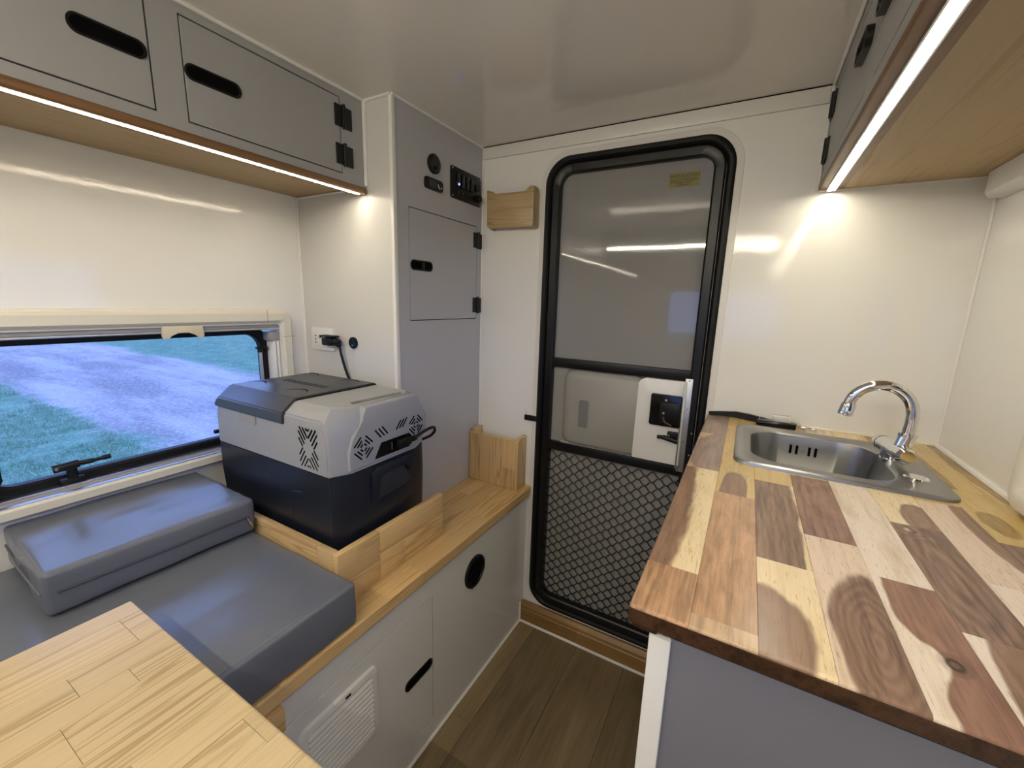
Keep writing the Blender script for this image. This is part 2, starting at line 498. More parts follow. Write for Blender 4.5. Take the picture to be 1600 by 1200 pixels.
# sealant beads and trims
tn = [0]
def trim(bm, mat, label, smooth=True):
    tn[0] += 1
    return struct(obj('trim_%d' % tn[0], bm, mat, smooth=smooth), label, 'trim')
def bead(a, b, r, mat, label):
    bm = bmesh.new(); tube(bm, [a, b], r, 8); return trim(bm, mat, label)
bm = bmesh.new(); box(bm, XC, 0.105, YD - .007, YD, 1.776, 1.8143, bev=.002)
trim(bm, M_trim, 'white flat trim strip above the door under the ceiling')
bm = bmesh.new(); box(bm, XC, 0.105, YD - .0055, YD, 1.8145, ZC)  # dark strip stands for the shadow in the gap above the trim
trim(bm, M_gap, 'thin dark strip painted as the gap shadow between trim strip and ceiling', False)
bead((XF + .002, YB, ZC - .002), (XF + .002, YC, ZC - .002), .0045, M_bead, 'white sealant bead between left overhead cabinet and ceiling')
bead((XF + .002, YC - .002, ZC - .002), (XC, YC - .002, ZC - .002), .0045, M_bead, 'short white sealant bead on top of the tall cabinet side')
bead((XC + .002, YC, ZC - .002), (XC + .002, YD - .008, ZC - .002), .0045, M_bead, 'white sealant bead between tall cabinet front and ceiling')
bead((XF + .002, YC - .003, 1.592), (XF + .002, YC - .003, ZC), .006, M_bead, 'upright white sealant bead between overhead cabinet and tall cabinet')
bead((XC + .002, YD - .002, ZB), (XC + .002, YD - .002, 1.776), .0045, M_bead, 'upright white sealant bead between tall cabinet and door wall')
bead((XL + .002, YC - .002, ZB), (XL + .002, YC - .002, 1.59), .0045, M_bead, 'upright white sealant bead between window wall and tall cabinet')
bead((XL, YC - .002, 1.589), (XF - .03, YC - .002, 1.589), .003, M_bead, 'thin white sealant bead under the overhead cabinet end')
bead((XBF + .002, YB, .002), (XBF + .002, 1.322, .002), .0055, M_bead, 'white sealant bead along bench foot and floor')
bead((XBF, 1.322, .002), (-.054, 1.322, .002), .0055, M_bead, 'cream white sealant bead along door step and floor')
bead((XBF + .002, 1.322, .002), (XBF + .002, 1.322, .085), .004, M_bead, 'short upright sealant bead beside the door step')
bead((XR - .002, YD - .002, ZK), (XR - .002, YD - .002, 1.575), .004, M_bead, 'upright white sealant bead in the corner behind the tap')
bead((-.07, YD - .002, ZK + .001), (XR, YD - .002, ZK + .001), .0045, M_bead2, 'cream sealant bead along counter back edge')
bead((XR - .002, .40, ZK + .001), (XR - .002, YD, ZK + .001), .0065, M_bead, 'cream sealant bead along counter and right wall')
bead((.113, YD - .002, 1.577), (XR, YD - .002, 1.577), .0035, M_bead, 'thin white sealant bead under the right overhead cabinet')
bead((.109, YD - .003, 1.577), (.109, YD - .003, ZC), .004, M_bead, 'upright white bead between right overhead cabinet and door wall')
bead((.109, YB, ZC - .002), (.109, YD, ZC - .002), .004, M_bead, 'white bead between right overhead cabinet and ceiling')

# ------------------------------------------------------------------ exterior ground
def ground_mat():
    t = NT('road_and_verge')
    P = t.pos(); s = t.n('ShaderNodeSeparateXYZ', None, Vector=P)
    n1 = t.noise(P, 0.55, 4.0, 0.6); n2 = t.noise(P, 3.5, 4.0, 0.65); n3 = t.noise(P, 16.0, 3.0, 0.7)
    y = t.math('ADD', s.outputs[1], t.math('MULTIPLY', t.math('SUBTRACT', n1, 0.5), 1.1))
    y = t.math('ADD', y, t.math('MULTIPLY', t.math('SUBTRACT', n2, 0.5), 0.7))
    lo = t.sstep(y, 2.0, 2.45); hi = t.math('SUBTRACT', 1.0, t.sstep(y, 5.7, 6.3))
    road = t.math('MULTIPLY', lo, hi)
    g = t.mix(t.sstep(n2, .3, .7), (0.10, 0.23, 0.14), (0.22, 0.37, 0.25))
    g = t.mix(t.math('MULTIPLY', t.sstep(n3, .45, .75), .7), g, (0.33, 0.46, 0.36))
    n4 = t.noise(P, 42.0, 2.0, 0.7)
    g = t.mix(t.math('MULTIPLY', t.sstep(n4, .5, .7), .55), g, (0.42, 0.55, 0.44))
    g = t.mix(t.math('MULTIPLY', t.sstep(n4, .48, .3), .6), g, (0.06, 0.15, 0.11))
    rut = t.noise(t.scaled(P, (.25, 1, 1)), 1.0, 5.0, 0.65)
    r = t.mix(t.sstep(rut, .35, .65), (0.30, 0.26, 0.27), (0.56, 0.49, 0.48))
    r = t.mix(t.math('MULTIPLY', t.sstep(n3, .45, .75), .65), r, (0.80, 0.72, 0.68))
    r = t.mix(t.math('MULTIPLY', t.sstep(n2, .55, .78), .5), r, (0.24, 0.21, 0.23))
    r = t.mix(t.math('MULTIPLY', t.sstep(n4, .48, .28), .55), r, (0.18, 0.16, 0.18))
    t.set(Base_Color=t.mix(road, g, r), Roughness=0.95, Specular_IOR_Level=0.1)
    t.bump(t.math('ADD', n3, n2), 0.9, 0.05)
    return t.m
ZG = -0.75
bm = bmesh.new()
nx, ny = 100, 100
V = {}
for i in range(nx + 1):
    for j in range(ny + 1):
        x = (-1.6 - 38.0 * ((i - 10) / (nx - 10)) ** 1.6) if i > 10 else (-1.6 + 4.0 * (10 - i)); yy = -34 + 68.0 * j / ny
        V[i, j] = bm.verts.new((x, yy, ZG + .05 * noise.noise(Vector((x * .5, yy * .5, 0)))))
for i in range(nx):
    for j in range(ny):
        bm.faces.new((V[i, j], V[i + 1, j], V[i + 1, j + 1], V[i, j + 1]))
gd = obj('ground', bm, ground_mat(), smooth=True, auto=False)
struct(gd, 'gravel track between grass verges outside the window', 'ground')
# grass blades on the near verge
def grass_mat():
    t = NT('grass_blades')
    n_ = t.noise(t.pos(), 5.0, 2.0)
    t.set(Base_Color=t.mix(t.sstep(n_, .3, .7), (0.13, 0.28, 0.15), (0.38, 0.50, 0.38)), Roughness=0.8)
    return t.m
random.seed(11)
vs, fs = [], []
def blade(x, y, h, a, w):
    b = len(vs); dx, dy = math.cos(a) * w, math.sin(a) * w; lx, ly = random.uniform(-.6, .6) * h, random.uniform(-.6, .6) * h
    z = ZG - .02 + .05 * noise.noise(Vector((x * .5, y * .5, 0)))
    vs.extend([(x - dx, y - dy, z), (x + dx, y + dy, z), (x + lx, y + ly, z + h)]); fs.append((b, b + 1, b + 2))
for k in range(26000):
    x = -4.5 - 16 * random.random() ** 1.5; y = random.uniform(0.2, 2.15)
    d = noise.noise(Vector((x * .9, y * .9, 3)))
    if d > -0.25: blade(x, y, random.uniform(.04, .10), random.random() * 6.28, random.uniform(.004, .009))
for k in range(15000):
    x = -9 - 16 * random.random(); y = random.uniform(6.1, 13)
    blade(x, y, random.uniform(.03, .07), random.random() * 6.28, random.uniform(.005, .01))
me = bpy.data.meshes.new('grass'); me.from_pydata(vs, [], fs); me.materials.append(grass_mat())
go = bpy.data.objects.new('grass', me); COL.objects.link(go)
go['kind'] = 'stuff'; tag(go, 'short green grass on the verges of the track', 'grass')

# ------------------------------------------------------------------ left window
w = thing('window_1', 'wide side window with cream frame and black rubber seal beside the cooler', 'window', (XL, 0.48, 0.82), kind='structure')
# cream frame, bevelled profile: outer, raised, inner
def frame_profile(axis, sgn, wallpos, prof, rect, rad, bot=1.0):
    loops = []
    for inset, h in prof:
        pts = rr(rect[0] + inset, rect[1] - inset, rect[2] + inset * bot, rect[3] - inset, max(rad - inset * 0.75, 0.004), 7)
        loops.append([m3(axis, u, v, wallpos + sgn * h) for u, v in pts])
    return loops
bm = bmesh.new()
ring(bm, frame_profile(0, 1, XL, [(0, 0), (0.001, .010), (.006, .013), (.008, .022), (.014, .027), (.036, .027), (.042, .022), (.043, -.004), (.03, -.004)], (0.105, 0.848, 0.785, 1.236), .035, .78))
obj('frame', bm, M_cream, w, smooth=True)
B('corner_joint', plain('joint_line', (.3, .28, .22), .6), w, XL + .0268, XL + .0276, .805, .848, 1.1475, 1.1487)
B('corner_joint', M_gap, w, XL + .0268, XL + .0273, .7605, .7613, 1.193, 1.233)
# reveal, blind cassette, tracks
bm = bmesh.new()
frame(bm, 0, rr(.140, .812, .806, 1.205, .012), rr(.152, .803, .818, 1.188, .01), XL - .045, XL + .018)
obj('reveal', bm, M_white, w, smooth=True)
B('blind_cassette', M_blind, w, XL - .012, XL + .014, .153, .803, 1.177, 1.192, bev=.003)
B('blind_bar', M_alu, w, XL - .008, XL + .015, .153, .803, 1.1715, 1.177, bev=.0015)
for y in (.782, .793):
    B('track', M_white, w, XL - .03, XL + .012, y, y + .008, .85, 1.150, bev=.002)
B('track_stop', M_blind, w, XL - .03, XL + .013, .772, .803, 1.135, 1.163, bev=.002)
for k, (z, mt) in enumerate(((.8195, M_alu), (.8225, M_blind), (.8265, M_alu))):
    B('sill_rail', mt, w, XL - .030, XL + .020 - k * .013, .153, .803, z - .0028, z + .001, bev=.0006)
bm = bmesh.new()
tab = [(.492, 1.192), (.583, 1.192), (.586, 1.166), (.583, 1.158), (.573, 1.158)] + [(.5375 + .036 * math.cos(t), 1.158 + .016 * math.sin(t)) for t in [math.pi * i / 10 for i in range(11)]] + [(.502, 1.158), (.492, 1.158), (.489, 1.166)]
prism(bm, tab, 0, XL + .012, XL + .021, bev=.002)
obj('blind_pull', bm, M_creamtab, w, smooth=True)
# outer acrylic pane with rubber seal (plane further out)
XW = XL - .040
bm = bmesh.new()
ring(bm, [[m3(0, u, v, XW + h) for u, v in rr(.142 + i, .789 - i, .823 + i, 1.180 - i, .055 - i * .4, 10)] for i, h in ((0, -.012), (0, .010), (.004, .014), (.020, .014), (.025, .008), (.025, -.012))])
obj('rubber_seal', bm, M_rubber, w, smooth=True)
bm = bmesh.new(); prism(bm, rr(.162, .767, .844, 1.162, .035, 10), 0, XW - .004, XW - .001)
obj('pane', bm, M_glass, w)
bm = bmesh.new(); tube(bm, [(XW + .004, .20, 1.1578), (XW + .004, .755, 1.1578)], .0012, 6)
obj('pane_edge', bm, plain('acrylic_edge', (.75, .85, .95), .2), w, smooth=True)
# stays
def stay(y):
    bm = bmesh.new(); tube(bm, [(XW + .022, y, .90), (XW + .022, y, 1.098)], .0052, 10)
    s = obj('stay', bm, M_alu, w, smooth=True)
    bm = bmesh.new(); tube(bm, [(XW + .022, y, 1.098), (XW + .022, y, 1.112)], .008, 10); box(bm, XW + .012, XW + .030, y - .010, y + .022, 1.108, 1.116, bev=.002)
    obj('stay_end', bm, M_black, s, smooth=True)
stay(.754)
def latch(y, flip=1):
    bm = bmesh.new()
    box(bm, XW + .010, XW + .030, y - .022, y + .022, .826, .842, bev=.004)
    box(bm, XW + .016, XW + .030, y - .008, y + .010, .838, .868, bev=.003)
    tube(bm, smooth_path([(XW + .030, y - .030 * flip, .872), (XW + .034, y - .012 * flip, .874), (XW + .036, y + .012 * flip, .876)]), .0095, 10)
    tube(bm, smooth_path([(XW + .036, y + .012 * flip, .876), (XW + .042, y + .034 * flip, .877), (XW + .047, y + .066 * flip, .880)]), [.006] * 9 + [.0045] * 4 + [.006] * 4, 10)
    l = obj('latch', bm, M_black, w, smooth=True)
    bm = bmesh.new(); cyl(bm, (XW + .038, y - .026 * flip, .874), 0, .0035, 0, .003, 12)
    obj('screw', bm, M_screw, l)
latch(.292); latch(.655, -1)
bm = bmesh.new()
prism(bm, rr(.150, .186, .862, .918, .014), 0, XW + .02, XW + .045, bev=.006, seg=3)
obj('stay_knob', bm, M_black, w, smooth=True)

# right window, its corner in view
w2 = thing('window_2', 'cream rounded window frame on the right wall, cut by the photo edge', 'window', (XR, .64, .98), kind='structure')
bm = bmesh.new()
ring(bm, frame_profile(0, -1, XR, [(0, 0), (.001, .014), (.010, .030), (.022, .034), (.040, .032), (.046, .026), (.048, -.004), (.03, -.004)], (-.095, .974, .970, 1.468), .036))
obj('frame', bm, M_cream, w2, smooth=True)
bm = bmesh.new()
ring(bm, [[m3(0, u, v, XR + .036 + h) for u, v in rr(-.065 + i, .940 - i, .990 + i, 1.435 - i, .05 - i * .4, 10)] for i, h in ((0, -.02), (0, .012), (.022, .012), (.022, -.02))])
obj('rubber_seal', bm, M_rubber, w2, smooth=True)
bm = bmesh.new(); prism(bm, rr(-.045, .92, 1.01, 1.415, .035, 10), 0, XR + .038, XR + .041)
obj('pane', bm, M_glass, w2)
# unseen rear window, added behind the camera to let blue daylight in
w3 = thing('window_3', 'unseen rear window added behind the camera for daylight', 'window', (-.25, YB, .9), kind='structure')
bm = bmesh.new(); frame(bm, 1, rr(-.79, .29, .86, 1.49, .05), rr(-.74, .24, .91, 1.44, .04), YB - .035, YB + .02)
obj('frame', bm, M_cream, w3, smooth=True)
bm = bmesh.new(); prism(bm, rr(-.745, .245, .905, 1.445, .04), 1, YB - .02, YB - .017)
obj('pane', bm, M_glass, w3)

# ------------------------------------------------------------------ doors and fittings shared by the cabinets
def hinge(parent, axis_face, face, u0, u1, z0, z1, sgn=1):
    """flat two-leaf hinge on a face x = face"""
    bm = bmesh.new()
    um = (u0 + u1) / 2
    box(bm, face, face + sgn * .0035, u0, um - .003, z0, z1, bev=.0008, seg=1)
    box(bm, face, face + sgn * .0035, um + .003, u1, z0 - .001, z1 - .001, bev=.0008, seg=1)
    tube(bm, [(face + sgn * .004, um, z0 - .003), (face + sgn * .004, um, z1 + .003)], .005, 10)
    return obj('hinge', bm, M_black, parent, smooth=True)
def slot_handle(parent, face, u0, u1, z0, z1, sgn=1, proud=.0022):
    bm = bmesh.new()
    r = (z1 - z0) * .46
    ring(bm, [[m3(0, u, v, face + sgn * h) for u, v in rr(u0 + i, u1 - i, z0 + i, z1 - i, r, 8)] for i, h in ((0, -.001), (0, proud), (.0035, proud), (.0045, -.0005))])
    h = obj('handle', bm, M_black, parent, smooth=True)
    bm = bmesh.new(); prism(bm, rr(u0 + .003, u1 - .003, z0 + .003, z1 - .003, r, 8), 0, face - .0004 * sgn, face + .0006 * sgn)
    obj('recess', bm, M_gap, h)
    return h
def face_panels(root, face, sgn, yr, zr, doors, mat, gap=.0028, th=.008):
    """a cabinet front of one sheet with door cut-outs: frame pieces, black gap backing and door leaves"""
    y0, y1 = yr; z0, z1 = zr
    bm = bmesh.new()
    ds = sorted(doors)
    cur = y0
    for d in ds:
        box(bm, face - sgn * th, face, cur, d[0], z0, z1)
        box(bm, face - sgn * th, face, d[0], d[1], z0, d[2]); box(bm, face - sgn * th, face, d[0], d[1], d[3], z1)
        cur = d[1]
    box(bm, face - sgn * th, face, cur, y1, z0, z1)
    obj('front_panel', bm, mat, root)
    out = []
    for d in ds:
        B('door_gap', M_gap, root, face - sgn * th, face - sgn * (th - .0012), d[0] - .001, d[1] + .001, d[2] - .001, d[3] + .001)
        out.append(B('door', mat, root, face - sgn * (th - .0012), face, d[0] + gap, d[1] - gap, d[2] + gap, d[3] - gap, bev=.0006, seg=1))
    return out

# ------------------------------------------------------------------ left overhead cabinet
c = thing('overhead_cabinet', 'grey overhead cabinet above the window with two slotted doors', 'cabinet', (XL, 0, 1.588), 'overhead cabinets')
B('body', M_grey, c, XL, XF - .008, YB, YC - .002, 1.600, ZC)
da, db = face_panels(c, XF, 1, (YB, YC - .002), (1.588, ZC), [(.045, .4125, 1.608, 1.7945), (.4625, .822, 1.607, 1.7945)], M_grey)
slot_handle(da, XF, .303, .407, 1.686, 1.717); slot_handle(db, XF, .465, .569, 1.686, 1.716)
for z0, z1 in ((1.722, 1.774), (1.629, 1.680)):
    hinge(db, 0, XF, .803, .857, z0, z1); hinge(da, 0, XF, .010, .064, z0, z1)
bm = bmesh.new(); box(bm, XF - .034, XF + .004, YB, YC - .003, 1.5705, 1.588, bev=.006, seg=3, sel=lambda m: m[0] == 1)
obj('lip', bm, M_lip, c, smooth=True)
B('underside_panel', M_ply, c, XL, XF - .030, YB, YC - .003, 1.5925, 1.600)
# led tape
led = thing('led_strip', 'glowing led tape under the left overhead cabinet', 'light', (XF - .01, 0, 1.568), 'led strips')
B('tape', M_ledLbase, led, XF - .016, XF - .007, YB + .3, YC - .02, 1.5690, 1.5693)
bm = bmesh.new()
y = YB + .31
while y < YC - .025:
    box(bm, XF - .0145, XF - .0085, y, y + .006, 1.5687, 1.5690); y += 1 / 60
d = obj('diodes', bm, M_ledL, led); d['kind'] = 'stuff'

# ------------------------------------------------------------------ right overhead cabinet
XR1 = 0.113
c = thing('overhead_cabinet', 'grey overhead cabinet above the kitchen counter', 'cabinet', (XR, .3, 1.575), 'overhead cabinets')
B('body', M_grey, c, XR1 + .008, XR, YB, YD - .002, 1.590, ZC)
d1, d2 = face_panels(c, XR1, -1, (YB, YD - .002), (1.592, ZC), [(.40, .845, 1.615, 1.79), (.895, 1.315, 1.615, 1.79)], M_grey)
for z0, z1 in ((1.735, 1.785), (1.635, 1.685)):
    hinge(d2, 0, XR1, 1.288, 1.340, z0, z1, -1)
slot_handle(d2, XR1, .90, .985, 1.688, 1.720, -1, proud=.010)
slot_handle(d1, XR1, .745, .842, 1.688, 1.720, -1, proud=.010)
bm = bmesh.new(); box(bm, XR1 - .003, XR1 + .05, YB, YD - .003, 1.578, 1.592, bev=.006, seg=3, sel=lambda m: m[0] == -1)
obj('lip', bm, M_lip, c, smooth=True)
B('underside_panel', M_ply, c, XR1 + .05, XR - .001, YB, YD - .003, 1.578, 1.590)
led = thing('led_strip', 'bright diffused led bar under the right overhead cabinet', 'light', (.135, .3, 1.575), 'led strips')
B('diffuser', M_ledR, led, .1285, .1435, YB + .3, 1.334, 1.5732, 1.5740)
B('end_cap', M_alu, led, .126, .146, 1.3343, 1.3363, 1.5718, 1.578)
bm = bmesh.new(); box(bm, .126, .1285, YB + .3, 1.334, 1.5724, 1.578); box(bm, .1435, .146, YB + .3, 1.334, 1.5724, 1.578)
obj('profile', bm, M_alu, led)

# ------------------------------------------------------------------ unseen rear locker, added to carry the led bar (mirrored in the door panel)
c = thing('overhead_cabinet', 'unseen grey overhead locker added behind the camera to carry the led bar', 'cabinet', (-.45, -.75, 1.62), 'overhead cabinets')
B('body', M_grey, c, XF + .006, XR1 - .006, -.90, -.448, 1.676, ZC - .001)
B('front_panel', M_grey, c, XF + .006, XR1 - .006, -.448, -.440, 1.676, ZC - .001)
B('lip', M_lip, c, XF + .006, XR1 - .006, -.90, -.436, 1.660, 1.676)
led = thing('led_strip', 'led bar on the locker front behind the camera', 'light', (-.45, -.44, 1.69), 'led strips')
bm = bmesh.new(); prism(bm, [(-.4399, 1.692), (-.430, 1.692), (-.4399, 1.682)], 0, -.982, .092)
obj('profile', bm, M_alu, led)
bm = bmesh.new(); prism(bm, [(-.4322, 1.6891), (-.4319, 1.6887), (-.4353, 1.6853), (-.4356, 1.6857)], 0, -.98, .09)
obj('diffuser', bm, M_ledB, led)

# ------------------------------------------------------------------ tall cabinet
c = thing('tall_cabinet', 'grey tall corner cabinet between window and door', 'cabinet', (XC, YC, ZB))
B('side_panel', M_greyside, c, XL, XC - .008, YC, YC + .012, ZB + .001, ZC)
d, = face_panels(c, XC, 1, (YC + .012, YD - .001), (ZB + .001, ZC), [(.962, 1.317, 1.214, 1.545)], M_greylit, gap=.0024)
bm = bmesh.new()
box(bm, XC - .010, XC + .0025, YC - .0025, YC + .012, ZB + .001, ZC - .004, bev=.002)
obj('corner_trim', bm, M_bead, c, smooth=True)
for z0, z1 in ((1.470, 1.522), (1.238, 1.292)):
    hinge(d, 0, XC, 1.292, 1.346, z0, z1)
h = slot_handle(d, XC, .966, 1.066, 1.366, 1.397)
B('slider', M_blackg, h, XC, XC + .0035, 1.012, 1.026, 1.370, 1.392, bev=.001)

# round gauge
g = thing('round_gauge', 'round black dial gauge on the tall cabinet', 'gauge', (XC, 1.074, 1.688))
bm = bmesh.new(); cyl(bm, (XC, 1.074, 1.688), 0, .0285, 0, .006, 32); obj('bezel', bm, M_black, g, smooth=True)
bm = bmesh.new(); cyl(bm, (XC, 1.074, 1.688), 0, .0225, .006, .0068, 32); obj('face', bm, M_blackg, g, smooth=True)
bm = bmesh.new(); cyl(bm, (XC, 1.078, 1.677), 0, .006, .0068, .011, 16); obj('knob', bm, M_black, g, smooth=True)
# rectangular display
g = thing('battery_display', 'small black rectangular meter with rounded corners below the dial', 'meter', (XC, 1.072, 1.628))
bm = bmesh.new(); prism(bm, rr(1.030, 1.113, 1.612, 1.645, .007), 0, XC, XC + .007, bev=.002); obj('case', bm, M_black, g, smooth=True)
bm = bmesh.new(); prism(bm, rr(1.045, 1.082, 1.617, 1.640, .002), 0, XC + .007, XC + .0074); obj('screen', bm, plain('dim_screen', (.03, .03, .033), .2), g)
bm = bmesh.new(); tube(bm, [(XC + .0078, 1.087, 1.632), (XC + .0078, 1.092, 1.622), (XC + .0078, 1.096, 1.620)], .0011, 6); tube(bm, [(XC + .0078, 1.101, 1.621), (XC + .0078, 1.105, 1.626)], .0011, 6)
obj('mark', bm, M_white, g)
# switch panel
g = thing('switch_panel', 'square black switch panel with a glowing blue light', 'switch panel', (XC, 1.243, 1.66))
bm = bmesh.new(); prism(bm, rr(1.157, 1.330, 1.612, 1.710, .006), 0, XC, XC + .004, bev=.001); obj('plate', bm, M_blackmetal, g, smooth=True)
for u in (1.164, 1.323):
    for v in (1.619, 1.703):
        bm = bmesh.new(); cyl(bm, (XC, u, v), 0, .0028, .004, .0055, 10); obj('screw', bm, M_screw, g)
for k in range(4):
    u = 1.192 + k * .026
    bm = bmesh.new(); box(bm, XC + .004, XC + .010, u - .009, u + .009, 1.650, 1.692, bev=.002); r_ = obj('rocker', bm, M_blackg, g, smooth=True)
    bm = bmesh.new(); cyl(bm, (XC, u, 1.634), 0, .0042, .004, .0075, 12); obj('fuse_cap', bm, M_black, g, smooth=True)
    bm = bmesh.new(); cyl(bm, (XC, u, 1.634), 0, .0013, .0075, .0082, 8); obj('fuse_dot', bm, M_screw, g)
bm = bmesh.new(); cyl(bm, (XC, 1.192, 1.658), 0, .0035, .010, .0112, 12); obj('indicator', bm, M_blue, g)
bm = bmesh.new(); cyl(bm, (XC, 1.305, 1.672), 0, .013, .004, .010, 20); obj('port', bm, M_black, g, smooth=True)
bm = bmesh.new(); cyl(bm, (XC, 1.310, 1.637), 0, .012, .004, .016, 20); obj('port', bm, M_black, g, smooth=True)

# power socket with plug, round port
g = thing('power_socket', 'white double wall socket plate beside the cooler', 'socket', (-1.232, YC, 1.139))
bm = bmesh.new(); prism(bm, rr(-1.286, -1.176, 1.103, 1.177, .003), 1, YC - .009, YC, bev=.002); obj('plate', bm, M_white, g, smooth=True)
bm = bmesh.new(); prism(bm, rr(-1.274, -1.203, 1.116, 1.163, .002), 1, YC - .0115, YC - .009, bev=.001); obj('insert', bm, M_white, g, smooth=True)
for u in (-1.262, -1.224):
    for v in (1.128, 1.139, 1.150):
        bm = bmesh.new(); cyl(bm, (u, YC - .0115, v), 1, .0024, -.0006, .0004, 10); obj('hole', bm, M_gap, g)
g = thing('power_plug', 'black plug and lead in the white wall socket', 'plug', (-1.16, YC, 1.14))
bm = bmesh.new()
box(bm, -1.197, -1.150, YC - .040, YC - .0095, 1.124, 1.150, bev=.006, seg=3)
tube(bm, [(-1.150, YC - .024, 1.139), (-1.136, YC - .022, 1.135), (-1.132, YC - .020, 1.122)], [.014, .013, .006], 12)
obj('plug_body', bm, M_black, g, smooth=True)
bm = bmesh.new(); box(bm, -1.206, -1.142, YC - .040, YC - .010, 1.152, 1.157, bev=.002); tube(bm, [(-1.200, YC - .03, 1.152), (-1.212, YC - .032, 1.148)], .0025, 8)
obj('flap', bm, M_black, g, smooth=True)
bm = bmesh.new(); tube(bm, smooth_path([(-1.133, YC - .020, 1.125), (-1.126, YC - .018, 1.09), (-1.112, YC - .014, 1.04), (-1.085, YC - .012, .99), (-1.06, YC - .012, .93), (-1.04, YC - .012, .86)]), .0042, 8)
obj('lead', bm, M_black, g, smooth=True)
g = thing('round_port', 'round black charging port beside the white socket', 'port', (-1.088, YC, 1.137))
bm = bmesh.new(); cyl(bm, (-1.088, YC, 1.137), 1, .0185, -.005, 0, 28); obj('rim', bm, M_black, g, smooth=True)
bm = bmesh.new(); cyl(bm, (-1.088, YC, 1.137), 1, .013, -.0058, -.005, 24); obj('cap', bm, M_blackg, g, smooth=True)
B('contact', M_screw, g, -1.0915, -1.0845, YC - .0065, YC - .0058, 1.128, 1.1305)

# ------------------------------------------------------------------ bench
c = thing('bench_cabinet', 'white storage bench under the cooler and mattress with a wooden top', 'bench', (XL, 0, 0))
B('body', M_bench, c, XL, XBF - .008, YB, YD - .001, 0, .548)
d, = face_panels(c, XBF, 1, (YB, YD - .001), (0, .550), [(.10, .788, .060, .474)], M_bench, gap=.0026)
slot_handle(d, XBF, .674, .782, .249, .281)
# louvre
v = obj('vent', (lambda bm: (ring(bm, [[m3(0, u, v_, XBF + h) for u, v_ in rr(.382 + i, .582 - i, .238 + i, .432 - i, .018 - i * .3, 6)] for i, h in ((0, 0), (.003, .007), (.016, .009), (.018, .002), (.018, 0))]), bm)[1])(bmesh.new()), M_white, d, smooth=True)
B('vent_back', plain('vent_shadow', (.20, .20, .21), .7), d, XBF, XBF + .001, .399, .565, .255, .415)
for k in range(11):
    z = .2605 + k * .0137
    bm = bmesh.new()
    prism(bm, [(XBF + .001, z + .004), (XBF + .008, z - .0035), (XBF + .008, z + .0015), (XBF + .002, z + .0085)], 1, .3995, .5645)
    obj('slat', bm, M_white, d)
B('clip', M_gap, d, XBF + .009, XBF + .0096, .488, .502, .419, .424)
# round port in the bench
g = thing('round_vent', 'round black vent in the white bench front', 'vent', (XBF, .992, .425))
bm = bmesh.new(); ring(bm, [[(XBF + h, .992 + r * math.cos(t), .425 + r * math.sin(t)) for t in [2 * math.pi * k / 40 for k in range(40)]] for r, h in ((.054, 0), (.053, .006), (.046, .008), (.043, .003), (.043, 0))])
obj('rim', bm, M_black, g, smooth=True)
bm = bmesh.new(); cyl(bm, (XBF, .992, .425), 0, .044, 0, .002, 40); obj('mesh_disc', bm, M_gap, g)
for k in range(-3, 4):
    hh = math.sqrt(max(.043 ** 2 - (k * .012) ** 2, 0))
    B('bar', M_black, g, XBF + .002, XBF + .004, .992 - hh, .992 + hh, .425 + k * .012 - .0012, .425 + k * .012 + .0012)
# wooden top in staves
B('board', M_pine, c, XL, -.912, YB, YD - .001, .550, ZB)
random.seed(21)
bxs = [-.912, -.861, -.810, -.757, -.705, -.655]
for i in range(5):
    ys = [YB]
    y = YB + .18 + .13 * ((i * 2) % 5)
    while y < YD - .12:
        ys.append(y); y += random.uniform(.27, .45)
    ys.append(YD - .001)
    for y0, y1 in zip(ys, ys[1:]):
        last = i == 4
        B('stave', M_pine, c, bxs[i] + .0002, bxs[i + 1] - .0002, y0 + .0002, y1 - .0002, .550, ZB, bev=.005 if last else .0004, seg=3 if last else 1,
          sel=(lambda m: m[0] == 1 and m[1] == 0) if last else None, smooth=False)
bm = bmesh.new(); box(bm, XBF, -.646, .10, .350, .497, .547, bev=.004); obj('table_rail', bm, M_pine, c, smooth=True)

# ------------------------------------------------------------------ tray around the cooler
t_ = thing('wooden_tray', 'pine tray rail holding the cooler on the bench', 'tray', (-.75, .54, ZB))
def stavex(name, mat, root, a, **k): return B(name, mat, root, *a, **k)
XP0, XP1 = -.745, -.727
yj = [.533, .6155, .741, .899]
B('plank', M_pine, t_, XP0, XP1, .533, .655, .640, .717, bev=.002)
B('plank', M_pine, t_, XP0, XP1, .655, .899, .655, .717, bev=.002)
B('plank', M_pine, t_, XP0, XP1, .655, .741, ZB + .001, .6546, bev=.0008)
B('plank', M_pine, t_, XP0, XP1, .741, .899, ZB + .001, .6546, bev=.0008)
B('plank', M_pine, t_, XP0, XP1, .533, .655, ZB + .001, .6396, bev=.0008)
B('plank', M_pinex, t_, -1.32, -.80, .533, .551, ZB + .001, .717, bev=.002)
B('plank', M_pinex, t_, -.7995, -.7455, .533, .551, ZB + .001, .717, bev=.002)

